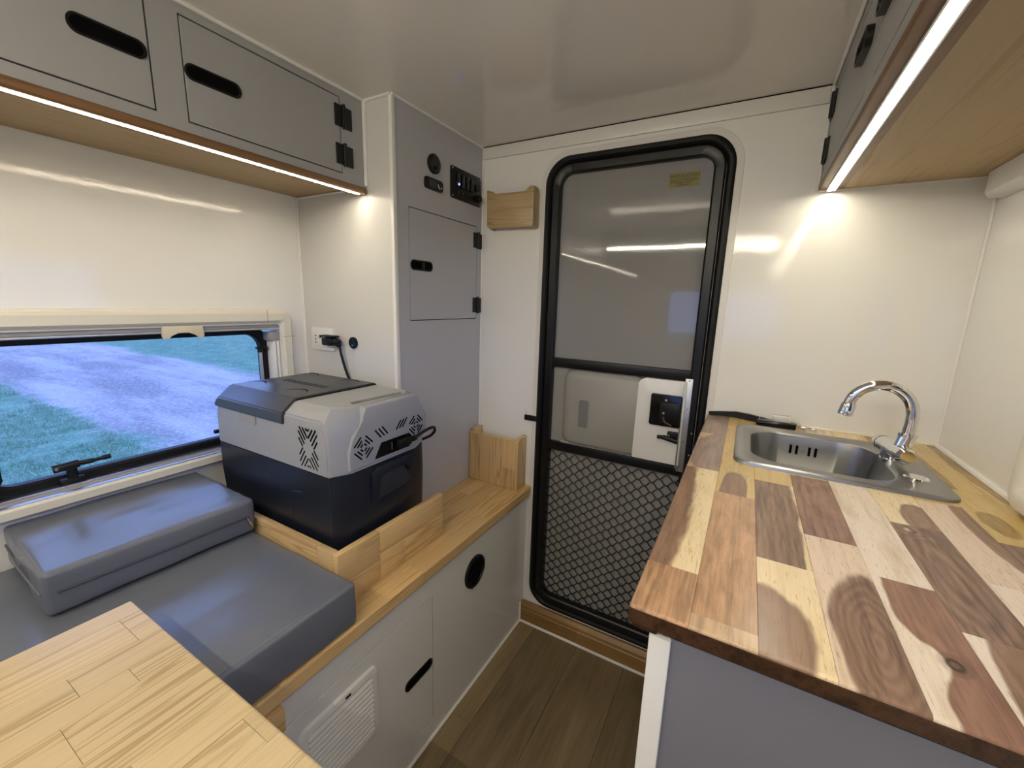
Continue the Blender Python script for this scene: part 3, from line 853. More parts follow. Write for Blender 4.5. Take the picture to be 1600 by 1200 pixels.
# ------------------------------------------------------------------ portable cooler
c = thing('portable_cooler', 'portable compressor cooler box with navy body, grey top and charcoal lid', 'cooler', (-1.0, .715, ZB))
def octa(z, x0, x1, y0, y1, cx, cy):
    return [(x0 + cx, y0, z), (x1 - cx, y0, z), (x1, y0 + cy, z), (x1, y1 - cy, z), (x1 - cx, y1, z), (x0 + cx, y1, z), (x0, y1 - cy, z), (x0, y0 + cy, z)]
CX0, CX1, CY0, CY1 = -1.262, -.757, .560, .872
bm = bmesh.new()
loft(bm, [octa(ZB + .001, CX0 + .025, CX1 - .014, CY0 + .012, CY1 - .012, .012, .016), octa(ZB + .012, CX0 + .02, CX1 - .010, CY0 + .008, CY1 - .008, .012, .018), octa(.80, CX0 + .006, CX1 - .004, CY0 + .002, CY1 - .002, .016, .03), octa(.876, CX0 + .002, CX1 - .003, CY0 + .001, CY1 - .001, .018, .042)])
bmesh.ops.bevel(bm, geom=[e for e in bm.edges if abs(e.verts[0].co.z - e.verts[1].co.z) > .01], offset=.005, segments=2, affect='EDGES')
obj('lower_body', bm, M_cooldark, c, smooth=True)
bm = bmesh.new()   # embossed outline on the near side of the lower body
tube(bm, [(-.945, CY0 + .0085, .63), (-.925, CY0 + .0025, .800), (-.918, CY0 + .0015, .812), (-.880, CY0 + .0010, .818)], .0016, 6)
obj('embossed_line', bm, M_cooldark, c, smooth=True)
bm = bmesh.new()
loft(bm, [octa(.8765, CX0, CX1, CY0, CY1, .022, .048), octa(.884, CX0, CX1, CY0, CY1, .022, .048), octa(.960, CX0 + .002, CX1 - .002, CY0 + .001, CY1 - .001, .02, .05), octa(1.004, CX0 + .004, CX1 - .005, CY0 + .003, CY1 - .003, .03, .06), octa(1.030, CX0 + .02, CX1 - .022, CY0 + .035, CY1 - .028, .03, .03)])
bmesh.ops.bevel(bm, geom=bm.edges[:], offset=.004, segments=2, affect='EDGES')
up = obj('upper_body', bm, M_coolgrey, c, smooth=True)
# facet on the front end: raised central shield
bm = bmesh.new()
fp = [(.600, .886), (.832, .886), (.860, .930), (.862, .965), (.842, .985), (.835, 1.012), (.825, 1.028), (.652, 1.028), (.640, 1.003), (.635, .985), (.612, .965), (.600, .930)]
prism(bm, fp, 0, CX1 - .02, CX1 + .0035, bev=.003)
obj('front_shield', bm, M_coolgrey, c, smooth=True)
B('split_line', plain('seam_grey', (.22, .22, .22), .6), c, CX1 + .0001, CX1 + .0006, .612, .822, .8845, .8857)
# vent slots
def slots(name, segs, parent, to3, depth_n):
    bm = bmesh.new()
    for (a, b) in segs:
        a = Vector(a); b = Vector(b); dd = (b - a).normalized(); nn = Vector((-dd.y, dd.x)) * .0019
        q = [a - nn, b - nn, b + nn, a + nn]
        lo = [bm.verts.new(to3(p.x, p.y, 0)) for p in q]; hi = [bm.verts.new(to3(p.x, p.y, .0006)) for p in q]
        bm.faces.new(lo); bm.faces.new(hi[::-1])
        for i in range(4): bm.faces.new((lo[i], hi[i], hi[(i + 1) % 4], lo[(i + 1) % 4]))
    o = obj(name, bm, M_gap, parent); return o
fto = lambda u, v, h: (CX1 + .0036 + h, u, v)
def diamond(cy, cz, s):
    out = []
    for q, (ux, uz) in enumerate(((1, 1), (-1, 1), (-1, -1), (1, -1))):
        for k in range(1, 4):
            r = s * k / 3.3
            if q in (0, 2): out.append(((cy + ux * r * .25, cz + uz * r), (cy + ux * r, cz + uz * r * .25)))
            else: out.append(((cy + ux * r * .25, cz + uz * r), (cy + ux * r, cz + uz * r * .25)))
    return out
slots('vent_slots', diamond(.640, .933, .030), c, fto, 0)
slots('vent_slots', diamond(.818, .946, .028), c, fto, 0)
slots('vent_slots', [((.676 + k * .011, .966 + k * .002), (.694 + k * .011, .944 + k * .002)) for k in range(3)] + [((.745 + k * .011, .950 + k * .001), (.762 + k * .011, .972 + k * .001)) for k in range(3)], c, fto, 0)
sto = lambda u, v, h: (u, CY0 - .0006 - h + .0012, v)
sg = []
cxv, czv, hw, hh = -.8445, .936, .034, .048
def clipseg(pts):
    return [p for p in pts if cxv - hw <= p[0] <= cxv + hw and czv - hh <= p[1] <= czv + hh and (abs(p[0] - cxv) > .013 or abs(p[1] - czv) > .019)]
for sx, sz in ((1, 1), (-1, 1), (1, -1), (-1, -1)):
    for k in range(10):
        o_ = -.06 + k * .0165
        line = [(cxv + sx * (t * .7 + .0), czv + sz * (o_ + t)) for t in [i * .0012 for i in range(60)]]
        line = [p for p in clipseg(line) if (p[0] - cxv) * sx > .001 and (p[1] - czv) * sz > .001]
        if len(line) > 4: sg.append((line[0], line[-1]))
slots('side_vent_slots', sg, c, sto, 0)
# power inlet
bm = bmesh.new(); prism(bm, [(.672, .893), (.694, .930), (.790, .930), (.800, .921), (.792, .893)], 0, CX1 + .0034, CX1 + .0045)
obj('power_inlet', bm, M_blackg, c)
B('inlet_pin', M_screw, c, CX1 + .0045, CX1 + .006, .7255, .7285, .902, .922)
# lead plug at the inlet, looping to the back
bm = bmesh.new(); box(bm, CX1 + .0047, CX1 + .020, .740, .786, .902, .924, bev=.004); box(bm, CX1 + .0047, CX1 + .017, .786, .812, .906, .920, bev=.004)
obj('inlet_plug', bm, M_black, c, smooth=True)
bm = bmesh.new(); tube(bm, smooth_path([(CX1 + .010, .808, .913), (CX1 + .014, .835, .922), (CX1 + .014, .865, .926), (CX1 + .010, .886, .921), (CX1 + .006, .892, .908), (CX1 - .006, .891, .894), (CX1 - .022, .889, .884), (CX1 - .05, .888, .87), (CX1 - .09, .888, .85)]), .0042, 8)
obj('lead', bm, M_black, c, smooth=True)
# lid
LX0, LX1 = -1.240, -.932
bm = bmesh.new()
def lidprof(x, dx, s=0):
    return [(x, CY0 - .003, .978), (x, CY0 - .002, 1.006 - s), (x, CY0 + .034, 1.036 - s), (x, CY1 - .030, 1.036 - s), (x, CY1 + .002, 1.006 - s), (x, CY1 + .003, .978)]
loft(bm, [lidprof(LX0, 0, .016), lidprof(LX0 + .022, 0), lidprof(LX1, 0)])
bmesh.ops.bevel(bm, geom=[e for e in bm.edges], offset=.003, segments=2, affect='EDGES')
lid = obj('lid', bm, M_coollid, c, smooth=True)
B('seam', M_gap, lid, LX1, LX1 + .0022, CY0 + .036, CY1 - .03, 1.0298, 1.0325)
for (ux, uy) in ((-1.185, .635), (-1.000, .635), (-1.185, .800), (-1.000, .800)):
    bm = bmesh.new()
    arc = [math.radians(25 + 165 * k / 20) for k in range(21)]
    wdt = [.0012 + .0042 * math.sin(math.pi * k / 20) for k in range(21)]
    A = [bm.verts.new((ux + .033 * math.cos(t), uy + .033 * math.sin(t), 1.0365)) for t in arc]
    Bv = [bm.verts.new((ux + (.033 - w_) * math.cos(t), uy + (.033 - w_) * math.sin(t), 1.0365)) for t, w_ in zip(arc, wdt)]
    for k in range(20): bm.faces.new((A[k], A[k + 1], Bv[k + 1], Bv[k]))
    bmesh.ops.solidify(bm, geom=bm.faces[:], thickness=.0006)
    obj('cup_recess', bm, M_gap, lid)
bm = bmesh.new()   # raised lettering on the lid, too worn to read: glyph-like loops
for k in range(8):
    u = -1.165 + k * .0235
    frame(bm, 2, rr(u, u + .017, .704, .728, .005, 3), rr(u + .004, u + .013, .709, .723, .003, 3), 1.0358, 1.0372)
obj('raised_lettering', bm, plain('lid_mark', (.035, .037, .042), .4), lid, smooth=True)
# display strip on the top end, side recess, end handle
bm = bmesh.new(); prism(bm, [(-.812, .655), (-.795, .648), (-.790, .806), (-.806, .808)], 2, 1.0295, 1.0312); obj('display', bm, plain('display_strip', (.12, .115, .10), .25), c)
bm = bmesh.new(); prism(bm, rr(-1.128, -1.050, .955, .978, .006), 1, CY0 - .0008, CY0 + .001, bev=.0004); obj('latch_recess', bm, plain('recess_grey', (.33, .32, .29), .5), c)
bm = bmesh.new()
hp0 = [(.668, .806), (.664, .862), (.690, .874), (.793, .874), (.806, .862), (.800, .790), (.788, .784)]
prism(bm, [(.662, .780), (.662, .856), (.680, .872), (.795, .872), (.806, .862), (.808, .828), (.790, .828), (.776, .850), (.690, .850), (.682, .840), (.682, .780)], 0, CX1 - .008, CX1 + .006, bev=.003)
obj('end_handle', bm, M_cooldark, c, smooth=True)
bm = bmesh.new(); prism(bm, [(.684, .782), (.684, .845), (.768, .852), (.800, .800), (.795, .790)], 0, CX1 - .006, CX1 + .001, bev=.002)
obj('handle_flap', bm, plain('cooler_flap', (.022, .026, .036), .4), c, smooth=True)

# ------------------------------------------------------------------ mattress and cushion
m = thing('mattress', 'large grey vinyl mattress on the bench', 'mattress', (-1.0, .1, ZB))
bm = bmesh.new(); softbox(bm, (XL + .004, -.62, ZB + .001), (-.660, .527, .684), .009, .018, .003, .0025, 2.0)
obj('cover', bm, M_vinyl, m, smooth=True, auto=False)
cu = thing('cushion', 'small grey vinyl cushion lying on the mattress by the window', 'cushion', (-1.18, .35, .687))
bm = bmesh.new(); softbox(bm, (-.155, -.181, 0), (.148, .181, .086), .009, .012, .003, .003, 7.0)
rot = Matrix.Rotation(math.radians(-2.0), 3, 'Z')
for v_ in bm.verts: v_.co = rot @ v_.co + Vector((-1.182, .349, .6905))
obj('cover', bm, M_vinyl, cu, smooth=True, auto=False)
def cpt(x, y, z): return rot @ Vector((x, y, z)) + Vector((-1.182, .349, .6905))
bm = bmesh.new(); tube(bm, [cpt(.1525, -.165, .046), cpt(.154, 0, .045), cpt(.1525, .165, .046)], .0022, 6)
obj('zip', bm, plain('zip_grey', (.05, .052, .06), .5), cu, smooth=True)
bm = bmesh.new(); tube(bm, [cpt(.140, -.1835, .046), cpt(0, -.1865, .045), cpt(-.14, -.1835, .046)], .0018, 6)
obj('seam', bm, M_vinyl, cu, smooth=True)
bm = bmesh.new(); tube(bm, [cpt(.155, .160, .046), cpt(.1575, .163, .036), cpt(.157, .168, .022)], .0022, 6)
obj('zip_pull', bm, M_screw, cu, smooth=True)

# ------------------------------------------------------------------ table
tb = thing('dining_table', 'light pine table top in the near left corner', 'table', (-.48, -.1, 0))
ZT = .760
txs = [-.863, -.82, -.745, -.697, -.66, -.585, -.54, -.489, -.435, -.385, -.332, -.28]
fixed = {1: .199, 2: .121, 4: .094, 7: .212, 0: -.12, 3: .17, 5: -.03, 6: .12, 8: .02, 9: .15, 10: -.05}
random.seed(5)
for i in range(len(txs) - 1):
    ys = [-.42, fixed.get(i, .0) - random.uniform(.22, .34), fixed.get(i, 0.), .229]
    ys = sorted(y for y in ys if y >= -.42)
    for y0, y1 in zip(ys, ys[1:]):
        if y1 - y0 < .004: continue
        edge = i == 0 or y1 > .228
        def sel(mm, i=i, y1=y1, y0=y0):
            return (i == 0 and mm[0] == -1 and mm[1] == 0) or (y1 > .228 and mm[1] == 1 and mm[0] == 0) or (i == 0 and y1 > .228 and mm[0] == -1 and mm[1] == 1)
        B('stave', M_pine_t, tb, txs[i] + .0002, txs[i + 1] - .0002, y0 + .0002, y1 - .0001, ZT - .022, ZT, bev=.004 if edge else .0004, seg=3 if edge else 1, sel=sel if edge else None, smooth=False)
bm = bmesh.new(); tube(bm, [(-.48, -.12, .012), (-.48, -.12, .732)], .03, 20); obj('post', bm, M_alu, tb, smooth=True)
bm = bmesh.new(); cyl(bm, (-.48, -.12, 0), 2, .13, 0.0005, .014, 32, .11); obj('foot', bm, M_alu, tb, smooth=True)
bm = bmesh.new(); cyl(bm, (-.48, -.12, .726), 2, .06, 0, .0115, 24); obj('bracket', bm, M_alu, tb, smooth=True)

# ------------------------------------------------------------------ bench box by the door, wall box
b = thing('magazine_box', 'open pine box standing on the bench end by the door', 'box', (-.79, 1.31, ZB))
YF = 1.278
for (x0, x1, z0, z1) in ((-.899, -.852, ZB + .001, .778), (-.852, -.806, ZB + .001, .778), (-.806, -.752, ZB + .001, .778), (-.752, -.690, .664, .778), (-.752, -.690, ZB + .001, .6635)):
    B('board', M_pinez, b, x0 + .0002, x1 - .0002, YF, YF + .016, z0, z1, bev=.0012 if z1 > .7 else .0005, seg=1)
B('board', M_pinez, b, -.6898, -.683, YF, YF + .016, ZB + .001, .778, bev=.0015)
B('side_board', M_pinez, b, -.699, -.683, YF + .0162, YD - .001, ZB + .001, .785, bev=.002)
B('side_board', M_pinez, b, -.899, -.883, YF + .0162, YD - .001, ZB + .001, .790, bev=.002)
b = thing('wall_box', 'small pine holder screwed to the wall beside the door', 'holder', (-.76, YD, 1.535))
bm = bmesh.new()
prism(bm, [(-.852, 1.540), (-.846, 1.536), (-.674, 1.532), (-.669, 1.536), (-.669, 1.658), (-.683, 1.660), (-.705, 1.643), (-.818, 1.645), (-.848, 1.660), (-.854, 1.660)], 1, 1.303, 1.319, bev=.0012)
obj('front_board', bm, M_pinew, b, smooth=True)
for x0, x1 in ((-.854, -.840), (-.683, -.669)):
    bm = bmesh.new(); prism(bm, [(1.3192, 1.536), (YD - .001, 1.532), (YD - .001, 1.640), (1.335, 1.658), (1.3192, 1.660)], 0, x0, x1, bev=.0015)
    obj('side_board', bm, M_pinew, b, smooth=True)
B('base_board', M_pinew, b, -.8395, -.6835, 1.3192, YD - .001, 1.536, 1.548)

# ------------------------------------------------------------------ door
dr = thing('door_1', 'entrance screen door with rounded black frame and wire mesh below', 'door', (-.36, YD, .09), kind='structure')
bm = bmesh.new()   # white moulded surround
ring(bm, [[m3(1, u, v, YD - h) for u, v in rr(-.664 + i, -.062 - i, .088 + i, 1.766 - i, .10 - i * .5, 10)] for i, h in ((0, 0), (.001, .0025), (.010, .004), (.022, .004), (.024, 0))])
obj('surround', bm, M_trim, dr, smooth=True)
OUT = (-.645, -.080, .092, 1.748)
bm = bmesh.new()
ring(bm, [[m3(1, u, v, YD - h) for u, v in rr(OUT[0] + i, OUT[1] - i, OUT[2] + i, OUT[3] - i, .085 - i * .7, 10)] for i, h in ((0, 0), (.001, .008), (.008, .014), (.016, .014), (.022, .007), (.024, 0), (.024, -.02), (.004, -.02))])
obj('seal', bm, M_rubber, dr, smooth=True)
bm = bmesh.new()
ring(bm, [[m3(1, u, v, YD - h) for u, v in rr(OUT[0] + i, OUT[1] - i, OUT[2] + i, OUT[3] - i, .085 - i * .85, 10)] for i, h in ((.025, -.018), (.025, .006), (.029, .010), (.050, .010), (.055, .006), (.055, -.018))])
obj('frame', bm, M_blackmetal, dr, smooth=True)
IX0, IX1 = -.592, -.133
for z0, z1 in ((1.060, 1.092), (.753, .785)):
    B('rail', M_blackmetal, dr, IX0, IX1, YD - .008, YD + .012, z0, z1, bev=.003)
B('upper_panel', M_sheet, dr, IX0, IX1, YD + .010, YD + .014, 1.085, 1.697)
B('lower_panel', M_lowpanel, dr, IX0, IX1, YD + .022, YD + .026, .14, .77)
B('middle_panel', M_covergrey, dr, IX0, IX1, YD + .014, YD + .018, .77, 1.075)
bm = bmesh.new()
loft(bm, [[m3(1, u, v, YD + .014 - h) for u, v in rr(-.545 + i, -.262, .785 + i * .6, 1.058 - i * .6, .035, 8)] for i, h in ((0, 0), (.003, .012), (.012, .024), (.032, .031))])
cv = obj('sliding_cover', bm, M_covergrey, dr, smooth=True)
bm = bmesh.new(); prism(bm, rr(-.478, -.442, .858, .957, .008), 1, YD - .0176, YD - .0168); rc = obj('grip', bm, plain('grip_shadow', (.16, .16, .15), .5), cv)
bm = bmesh.new(); frame(bm, 1, rr(-.481, -.439, .855, .960, .010), rr(-.477, -.443, .859, .956, .008), YD - .0192, YD - .0165); obj('grip_rim', bm, M_covergrey, cv, smooth=True)
B('lower_lip', plain('cover_lip', (.36, .35, .33), .4), cv, -.545, -.29, YD - .004, YD + .013, .785, .793, bev=.002)
bm = bmesh.new()
wp = [(-.285, .79), (-.140, .79), (-.140, 1.058), (-.262, 1.058), (-.275, 1.052), (-.283, 1.040)]
prism(bm, wp, 1, YD - .019, YD + .010, bev=.003)
obj('lock_panel', bm, M_white, dr, smooth=True)
lk = obj('lock_plate', (lambda bm: (prism(bm, rr(-.238, -.146, .915, 1.014, .004), 1, YD - .031, YD - .019, bev=.003), bm)[1])(bmesh.new()), M_blackg, dr, smooth=True)
bm = bmesh.new(); prism(bm, rr(-.208, -.150, .924, .990, .004), 1, YD - .034, YD - .031, bev=.001); obj('paddle', bm, M_black, lk, smooth=True)
for (u, v) in ((-.192, .9985), (-.196, .957)):
    bm = bmesh.new(); cyl(bm, (u, YD - .034, v), 1, .0038, -.002, .003, 12); obj('screw', bm, M_screw, lk)
bm = bmesh.new(); tube(bm, smooth_path([(-.196, YD - .035, .945), (-.190, YD - .037, .930), (-.170, YD - .037, .921)]), .0035, 8); obj('spring', bm, plain('rusty_brown', (.07, .035, .025), .5), lk, smooth=True)
lv = obj('latch_lever', (lambda bm: (tube(bm, smooth_path([(-.208, YD - .028, .877), (-.190, YD - .030, .879), (-.165, YD - .028, .874), (-.148, YD - .026, .870)]), [.006] * 8 + [.0075] * 17, 10), box(bm, -.180, -.148, YD - .032, YD - .019, .876, .900, bev=.003), bm)[2])(bmesh.new()), M_black, dr, smooth=True)
bm = bmesh.new(); cyl(bm, (-.174, YD - .032, .888), 1, .003, -.002, 0, 10); obj('screw', bm, M_screw, lv)
bm = bmesh.new(); box(bm, -.146, -.124, YD - .012, YD - .009, .770, 1.068, bev=.001); box(bm, -.148, -.145, YD - .030, YD - .009, .784, 1.056, bev=.001)
st = obj('angle_strip', bm, M_galv, dr, smooth=True)
for z in (1.062, .975, .87, .776):
    bm = bmesh.new(); cyl(bm, (-.134, YD - .012, z), 1, .003, -.002, 0, 10); obj('rivet', bm, M_screw, st)
for z in (.9, .83):
    bm = bmesh.new(); cyl(bm, (-.112, YD - .010, z), 1, .0028, -.002, 0, 10); obj('screw', bm, M_screw, dr)
# wire mesh: each zigzag strand
sp, pitch = .018, .0455
k = 0
z = .140
while z < .752:
    bm = bmesh.new(); pts = []
    n_ = int((IX1 - IX0) / pitch * 8)
    for i in range(n_ + 1):
        x = IX0 + (IX1 - IX0) * i / n_
        ph = 2 * math.pi * (x - IX0) / pitch
        s_ = math.sin(ph); s_ = math.copysign(abs(s_) ** 0.85, s_)
        pts.append((x, YD + .006 + (.0008 if k % 2 else -.0008), z + (1 if k % 2 else -1) * sp * .5 * s_))
    tube(bm, pts, .0020, 6, caps=False)
    obj('wire', bm, M_blackmetal, dr, smooth=True)
    z += sp; k += 1
# warning sticker
stk = B('sticker', plain('yellow_sticker', (.20, .155, .022), .45), dr, -.254, -.170, YD + .0094, YD + .0099, 1.622, 1.661)
def text(body, size, mat, name, parent, loc, rot_m):
    cu_ = bpy.data.curves.new(name, 'FONT'); cu_.body = body; cu_.size = size; cu_.align_x = 'CENTER'; cu_.extrude = 0.0002
    to = bpy.data.objects.new(name, cu_); COL.objects.link(to)
    dg = bpy.context.evaluated_depsgraph_get()
    me_ = bpy.data.meshes.new_from_object(to.evaluated_get(dg))
    bpy.data.objects.remove(to); bpy.data.curves.remove(cu_)
    me_.transform(Matrix.Translation(Vector(loc) - ORG[parent.name]) @ rot_m)
    o = bpy.data.objects.new(name, me_); COL.objects.link(o); me_.materials.clear(); me_.materials.append(mat); o.parent = parent
    return o
M_ink = plain('sticker_ink', (.003, .002, .001), .5)
text('PRECAUCION', .0128, M_ink, 'lettering', stk, (-.212, YD + .0091, 1.6475), Matrix.Rotation(math.pi / 2, 4, 'X') @ Matrix.Diagonal((1.0, 1.0, 1.0, 1.0)))
bm = bmesh.new()
for (u0, u1, z) in ((-.249, -.232, 1.641), (-.229, -.177, 1.6425), (-.250, -.215, 1.6365), (-.212, -.176, 1.638), (-.236, -.213, 1.632), (-.210, -.190, 1.633), (-.234, -.196, 1.6275)):
    box(bm, u0, u1, YD + .0090, YD + .0094, z - .0008, z + .0008)
obj('fine_print', bm, M_ink, stk)
# outer door skin behind
B('outer_skin', M_trim, dr, -.63, -.095, YD + .034, YD + .05, .08, 1.74)
# small strap hook on the wall
g = thing('wall_hook', 'small black strap tab sticking out beside the door frame', 'hook', (-.668, YD, .85))
B('tab', M_rubber, g, -.695, -.646, YD - .006, YD - .0005, .845, .866, bev=.0015)
bm = bmesh.new(); cyl(bm, (-.690, YD - .0005, .875), 1, .0016, -.0015, 0, 8); obj('screw', bm, M_gap, g)
# wooden door step
ds = thing('door_step', 'dark golden wooden step under the door', 'step', (-.37, 1.335, 0))
def stepprof(x0, x1):
    bm = bmesh.new(); prism(bm, [(1.324, .0005), (YD - .001, .0005), (YD - .001, .083), (1.338, .083), (1.328, .070), (1.326, .058), (1.324, .056)], 0, x0, x1)
    obj('board', bm, M_pinedark, ds)
stepprof(XBF + .003, -.4265); stepprof(-.426, -.045)

# ------------------------------------------------------------------ kitchen counter cabinet
XK = -.075; YK = .404
c = thing('kitchen_cabinet', 'grey kitchen base cabinet with white corner trim under the worktop', 'cabinet', (XK, YK, 0))
B('front_panel', M_panel, c, -.033, XR - .002, .424, .434, 0, .930)
B('side_panel', M_greyside, c, -.050, -.038, .436, YD - .001, 0, .930)
B('corner_trim', M_white, c, -.0535, -.031, .418, .440, 0, .930, bev=.0015)
wt = thing('worktop', 'glossy multicoloured acacia stave worktop with the sink', 'worktop', (XK, YK, .94))
SX0, SX1, SY0, SY1 = .005, .355, .935, 1.264        # sink outer
HX0, HX1, HY0, HY1 = .022, .296, .958, 1.243        # cut-out
kx = [XK, -.016, .045, .105, .165, .224, .284, .344, .404, XR - .001]
# heart, sap colours
dk = (.30, .18, .115); md = (.31, .185, .112); og = (.58, .34, .18); rd = (.32, .17, .108); tan = (.62, .42, .24); mv = (.36, .25, .19); ol = (.42, .27, .09)
cr = (.80, .63, .36); pk = (.72, .55, .39); pl = (.77, .64, .48); yl = (.62, .44, .17)
staves = {
 0: [(.404, .497, dict(heart=og, sap=tan, ell=(-.03, .45, .2, .6), rings=30, contrast=.75)),
     (.497, .864, dict(heart=md, sap=cr, ell=(-.09, .66, .048, .30), rings=14, contrast=.4)),
     (.864, 1.131, dict(heart=mv, sap=tan, ell=(-.03, .98, .06, .16), rings=10, contrast=.4)),
     (1.131, YD, dict(heart=mv, sap=tan, ell=(-.05, 1.2, .2, .6), contrast=.3))],
 1: [(.404, .426, dict(heart=tan, sap=tan, ell=(.0, .42, .2, .5), contrast=.5)),
     (.426, .765, dict(heart=og, sap=tan, ell=(.005, .62, .3, 1.2), rings=40, contrast=.55)),
     (.765, 1.026, dict(heart=md, sap=yl, ell=(.012, .78, .022, .11), rings=12, contrast=.3)),
     (1.026, YD, dict(heart=tan, sap=yl, ell=(.0, 2.0, .1, .1), contrast=.3))],
 2: [(.404, .579, dict(heart=md, sap=cr, ell=(.052, .432, .046, .088), rings=9, contrast=.35, edge=(.85, 1.0))),
     (.579, .862, dict(heart=md, sap=cr, ell=(.068, .74, .036, .5), rings=26, contrast=.85)),
     (.862, YD, dict(heart=tan, sap=yl, ell=(.0, 2.0, .1, .1), contrast=.3))],
 3: [(.404, .680, dict(heart=dk, sap=pk, ell=(.146, .475, .040, .125), rings=38, contrast=.75, edge=(.85, 1.02))),
     (.680, .930, dict(heart=rd, sap=tan, ell=(.14, .79, .12, .55), rings=44, contrast=.7)),
     (.930, YD, dict(heart=rd, sap=yl, ell=(.0, 2.0, .1, .1), contrast=.3))],
 4: [(.404, .612, dict(heart=rd, sap=pl, ell=(.214, .505, .042, .30), rings=14, contrast=.45, edge=(.9, 1.0), knot=(.201, .482, .0145))),
     (.612, YD, dict(heart=tan, sap=pl, ell=(.2, 2.2, .05, .2), contrast=.5, grey=.5))],
 5: [(.404, .542, dict(heart=md, sap=pl, ell=(.258, .44, .030, .16), rings=16, contrast=.5)),
     (.542, .797, dict(heart=dk, sap=pk, ell=(.250, .67, .05, .24), rings=24, contrast=.8, knot=(.245, .777, .006))),
     (.797, YD, dict(heart=md, sap=cr, ell=(.268, .83, .024, .06), rings=14, contrast=.4))],
 6: [(.404, .668, dict(heart=mv, sap=pl, ell=(.33, .55, .022, .16), rings=16, contrast=.6, grey=.3)),
     (.668, .925, dict(heart=md, sap=pk, ell=(.344, .86, .022, .16), rings=16, contrast=.5)),
     (.925, YD, dict(heart=ol, sap=yl, ell=(.31, 1.32, .02, .08), contrast=.4))],
 7: [(.404, .805, dict(heart=dk, sap=pk, ell=(.372, .62, .05, .6), rings=22, contrast=.8)),
     (.805, 1.02, dict(heart=ol, sap=yl, ell=(.37, .88, .02, .05), contrast=.5)),
     (1.02, YD, dict(heart=ol, sap=yl, ell=(.352, 1.15, .02, .2), contrast=.6))],
 8: [(.404, .88, dict(heart=ol, sap=yl, ell=(.42, .7, .025, .15), contrast=.6)),
     (.88, YD, dict(heart=ol, sap=yl, ell=(.425, 1.2, .018, .25), contrast=.6))],
}
def cut(x0, x1, y0, y1):
    """rectangle minus the sink cut-out, as rectangles"""
    if x1 <= HX0 or x0 >= HX1 or y1 <= HY0 or y0 >= HY1: return [(x0, x1, y0, y1)]
    out = []
    if y0 < HY0: out.append((x0, x1, y0, HY0))
    if y1 > HY1: out.append((x0, x1, HY1, y1))
    a, b_ = max(y0, HY0), min(y1, HY1)
    if x0 < HX0: out.append((x0, HX0, a, b_))
    if x1 > HX1: out.append((HX1, x1, a, b_))
    return out
sd = 0
for i, lst in staves.items():
    for (y0, y1, kw) in lst:
        sd += 1
        mt = acacia('acacia_%d' % sd, seed=sd * 1.37, **kw)
        rs = cut(kx[i], kx[i + 1], y0, min(y1, YD - .001))
        for (a0, a1, b0, b1) in rs:
            bm = bmesh.new()
            e = .00015
            front = abs(b0 - YK) < 1e-6; left = abs(a0 - XK) < 1e-6
            if front or left:
                box(bm, a0 + e, a1 - e, b0 + e, b1 - e, .948, ZK, bev=.0035, seg=3, sel=lambda mm, f=front, l=left: (mm[2] == 1 and ((f and mm[1] == -1) or (l and mm[0] == -1))) or (f and l and mm[0] == -1 and mm[1] == -1))
            else:
                box(bm, a0 + e, a1 - e, b0 + e, b1 - e, .948, ZK, bev=.0003, seg=1)
            obj('stave', bm, mt, wt)
bm = bmesh.new(); box(bm, -.0445, -.005, .434, YD - .002, .9305, .9478); box(bm, -.005, XR - .001, .434, .50, .9305, .9478)
obj('batten', bm, M_walnut, wt)
bm = bmesh.new(); box(bm, XK + .0005, XR - .001, YK - .0012, YK + .0005, .9485, ZK - .0035); obj('front_edge', bm, M_walnut, wt)
bm = bmesh.new(); box(bm, XK + .002, XK + .03, .418, 1.0, .9305, .9478, bev=.003); obj('batten', bm, M_walnut, wt, smooth=True)

# ------------------------------------------------------------------ sink
s = thing('sink', 'small stainless steel sink set into the worktop', 'sink', (.18, 1.1, ZK))
BX0, BX1, BY0, BY1 = .038, .284, .974, 1.228
bm = bmesh.new()
def L3(x0, x1, y0, y1, r, z): return [(u, v, z) for u, v in rr(x0, x1, y0, y1, r, 10)]
loft(bm, [L3(SX0, SX1, SY0, SY1, .032, ZK + .0004), L3(SX0 + .001, SX1 - .001, SY0 + .001, SY1 - .001, .032, ZK + .005), L3(SX0 + .006, SX1 - .006, SY0 + .006, SY1 - .006, .030, ZK + .0075), L3(SX0 + .012, SX1 - .012, SY0 + .010, SY1 - .010, .03, ZK + .0062),
          L3(BX0 - .004, BX1 + .004, BY0 - .004, BY1 + .004, .068, ZK + .0052), L3(BX0, BX1, BY0, BY1, .065, ZK + .002), L3(BX0 + .004, BX1 - .004, BY0 + .004, BY1 - .004, .062, ZK - .02),
          L3(BX0 + .012, BX1 - .012, BY0 + .012, BY1 - .012, .058, ZK - .105), L3(BX0 + .028, BX1 - .028, BY0 + .028, BY1 - .028, .045, ZK - .122), L3(.142, .182, 1.082, 1.122, .0199, ZK - .125)], cap0=False, cap1=True)
obj('basin', bm, M_steel, s, smooth=True)
bm = bmesh.new(); cyl(bm, (.162, 1.102, ZK - .1255), 2, .030, 0, .0016, 28); cyl(bm, (.162, 1.102, ZK - .124), 2, .018, 0, .006, 20, .012)
obj('drain', bm, plain('dark_drain', (.02, .02, .022), .3), s, smooth=True)
for u in (-.026, -.013, .013, .026):
    bm = bmesh.new(); prism(bm, rr(.156 + u - .0026, .156 + u + .0026, ZK - .043, ZK - .020, .0024), 1, BY1 - .0085, BY1 - .0055); obj('overflow_slot', bm, M_gap, s)
bm = bmesh.new(); cyl(bm, (.156, BY1 - .006, ZK - .0315), 1, .0035, -.002, 0, 12); obj('overflow_screw', bm, M_screw, s)
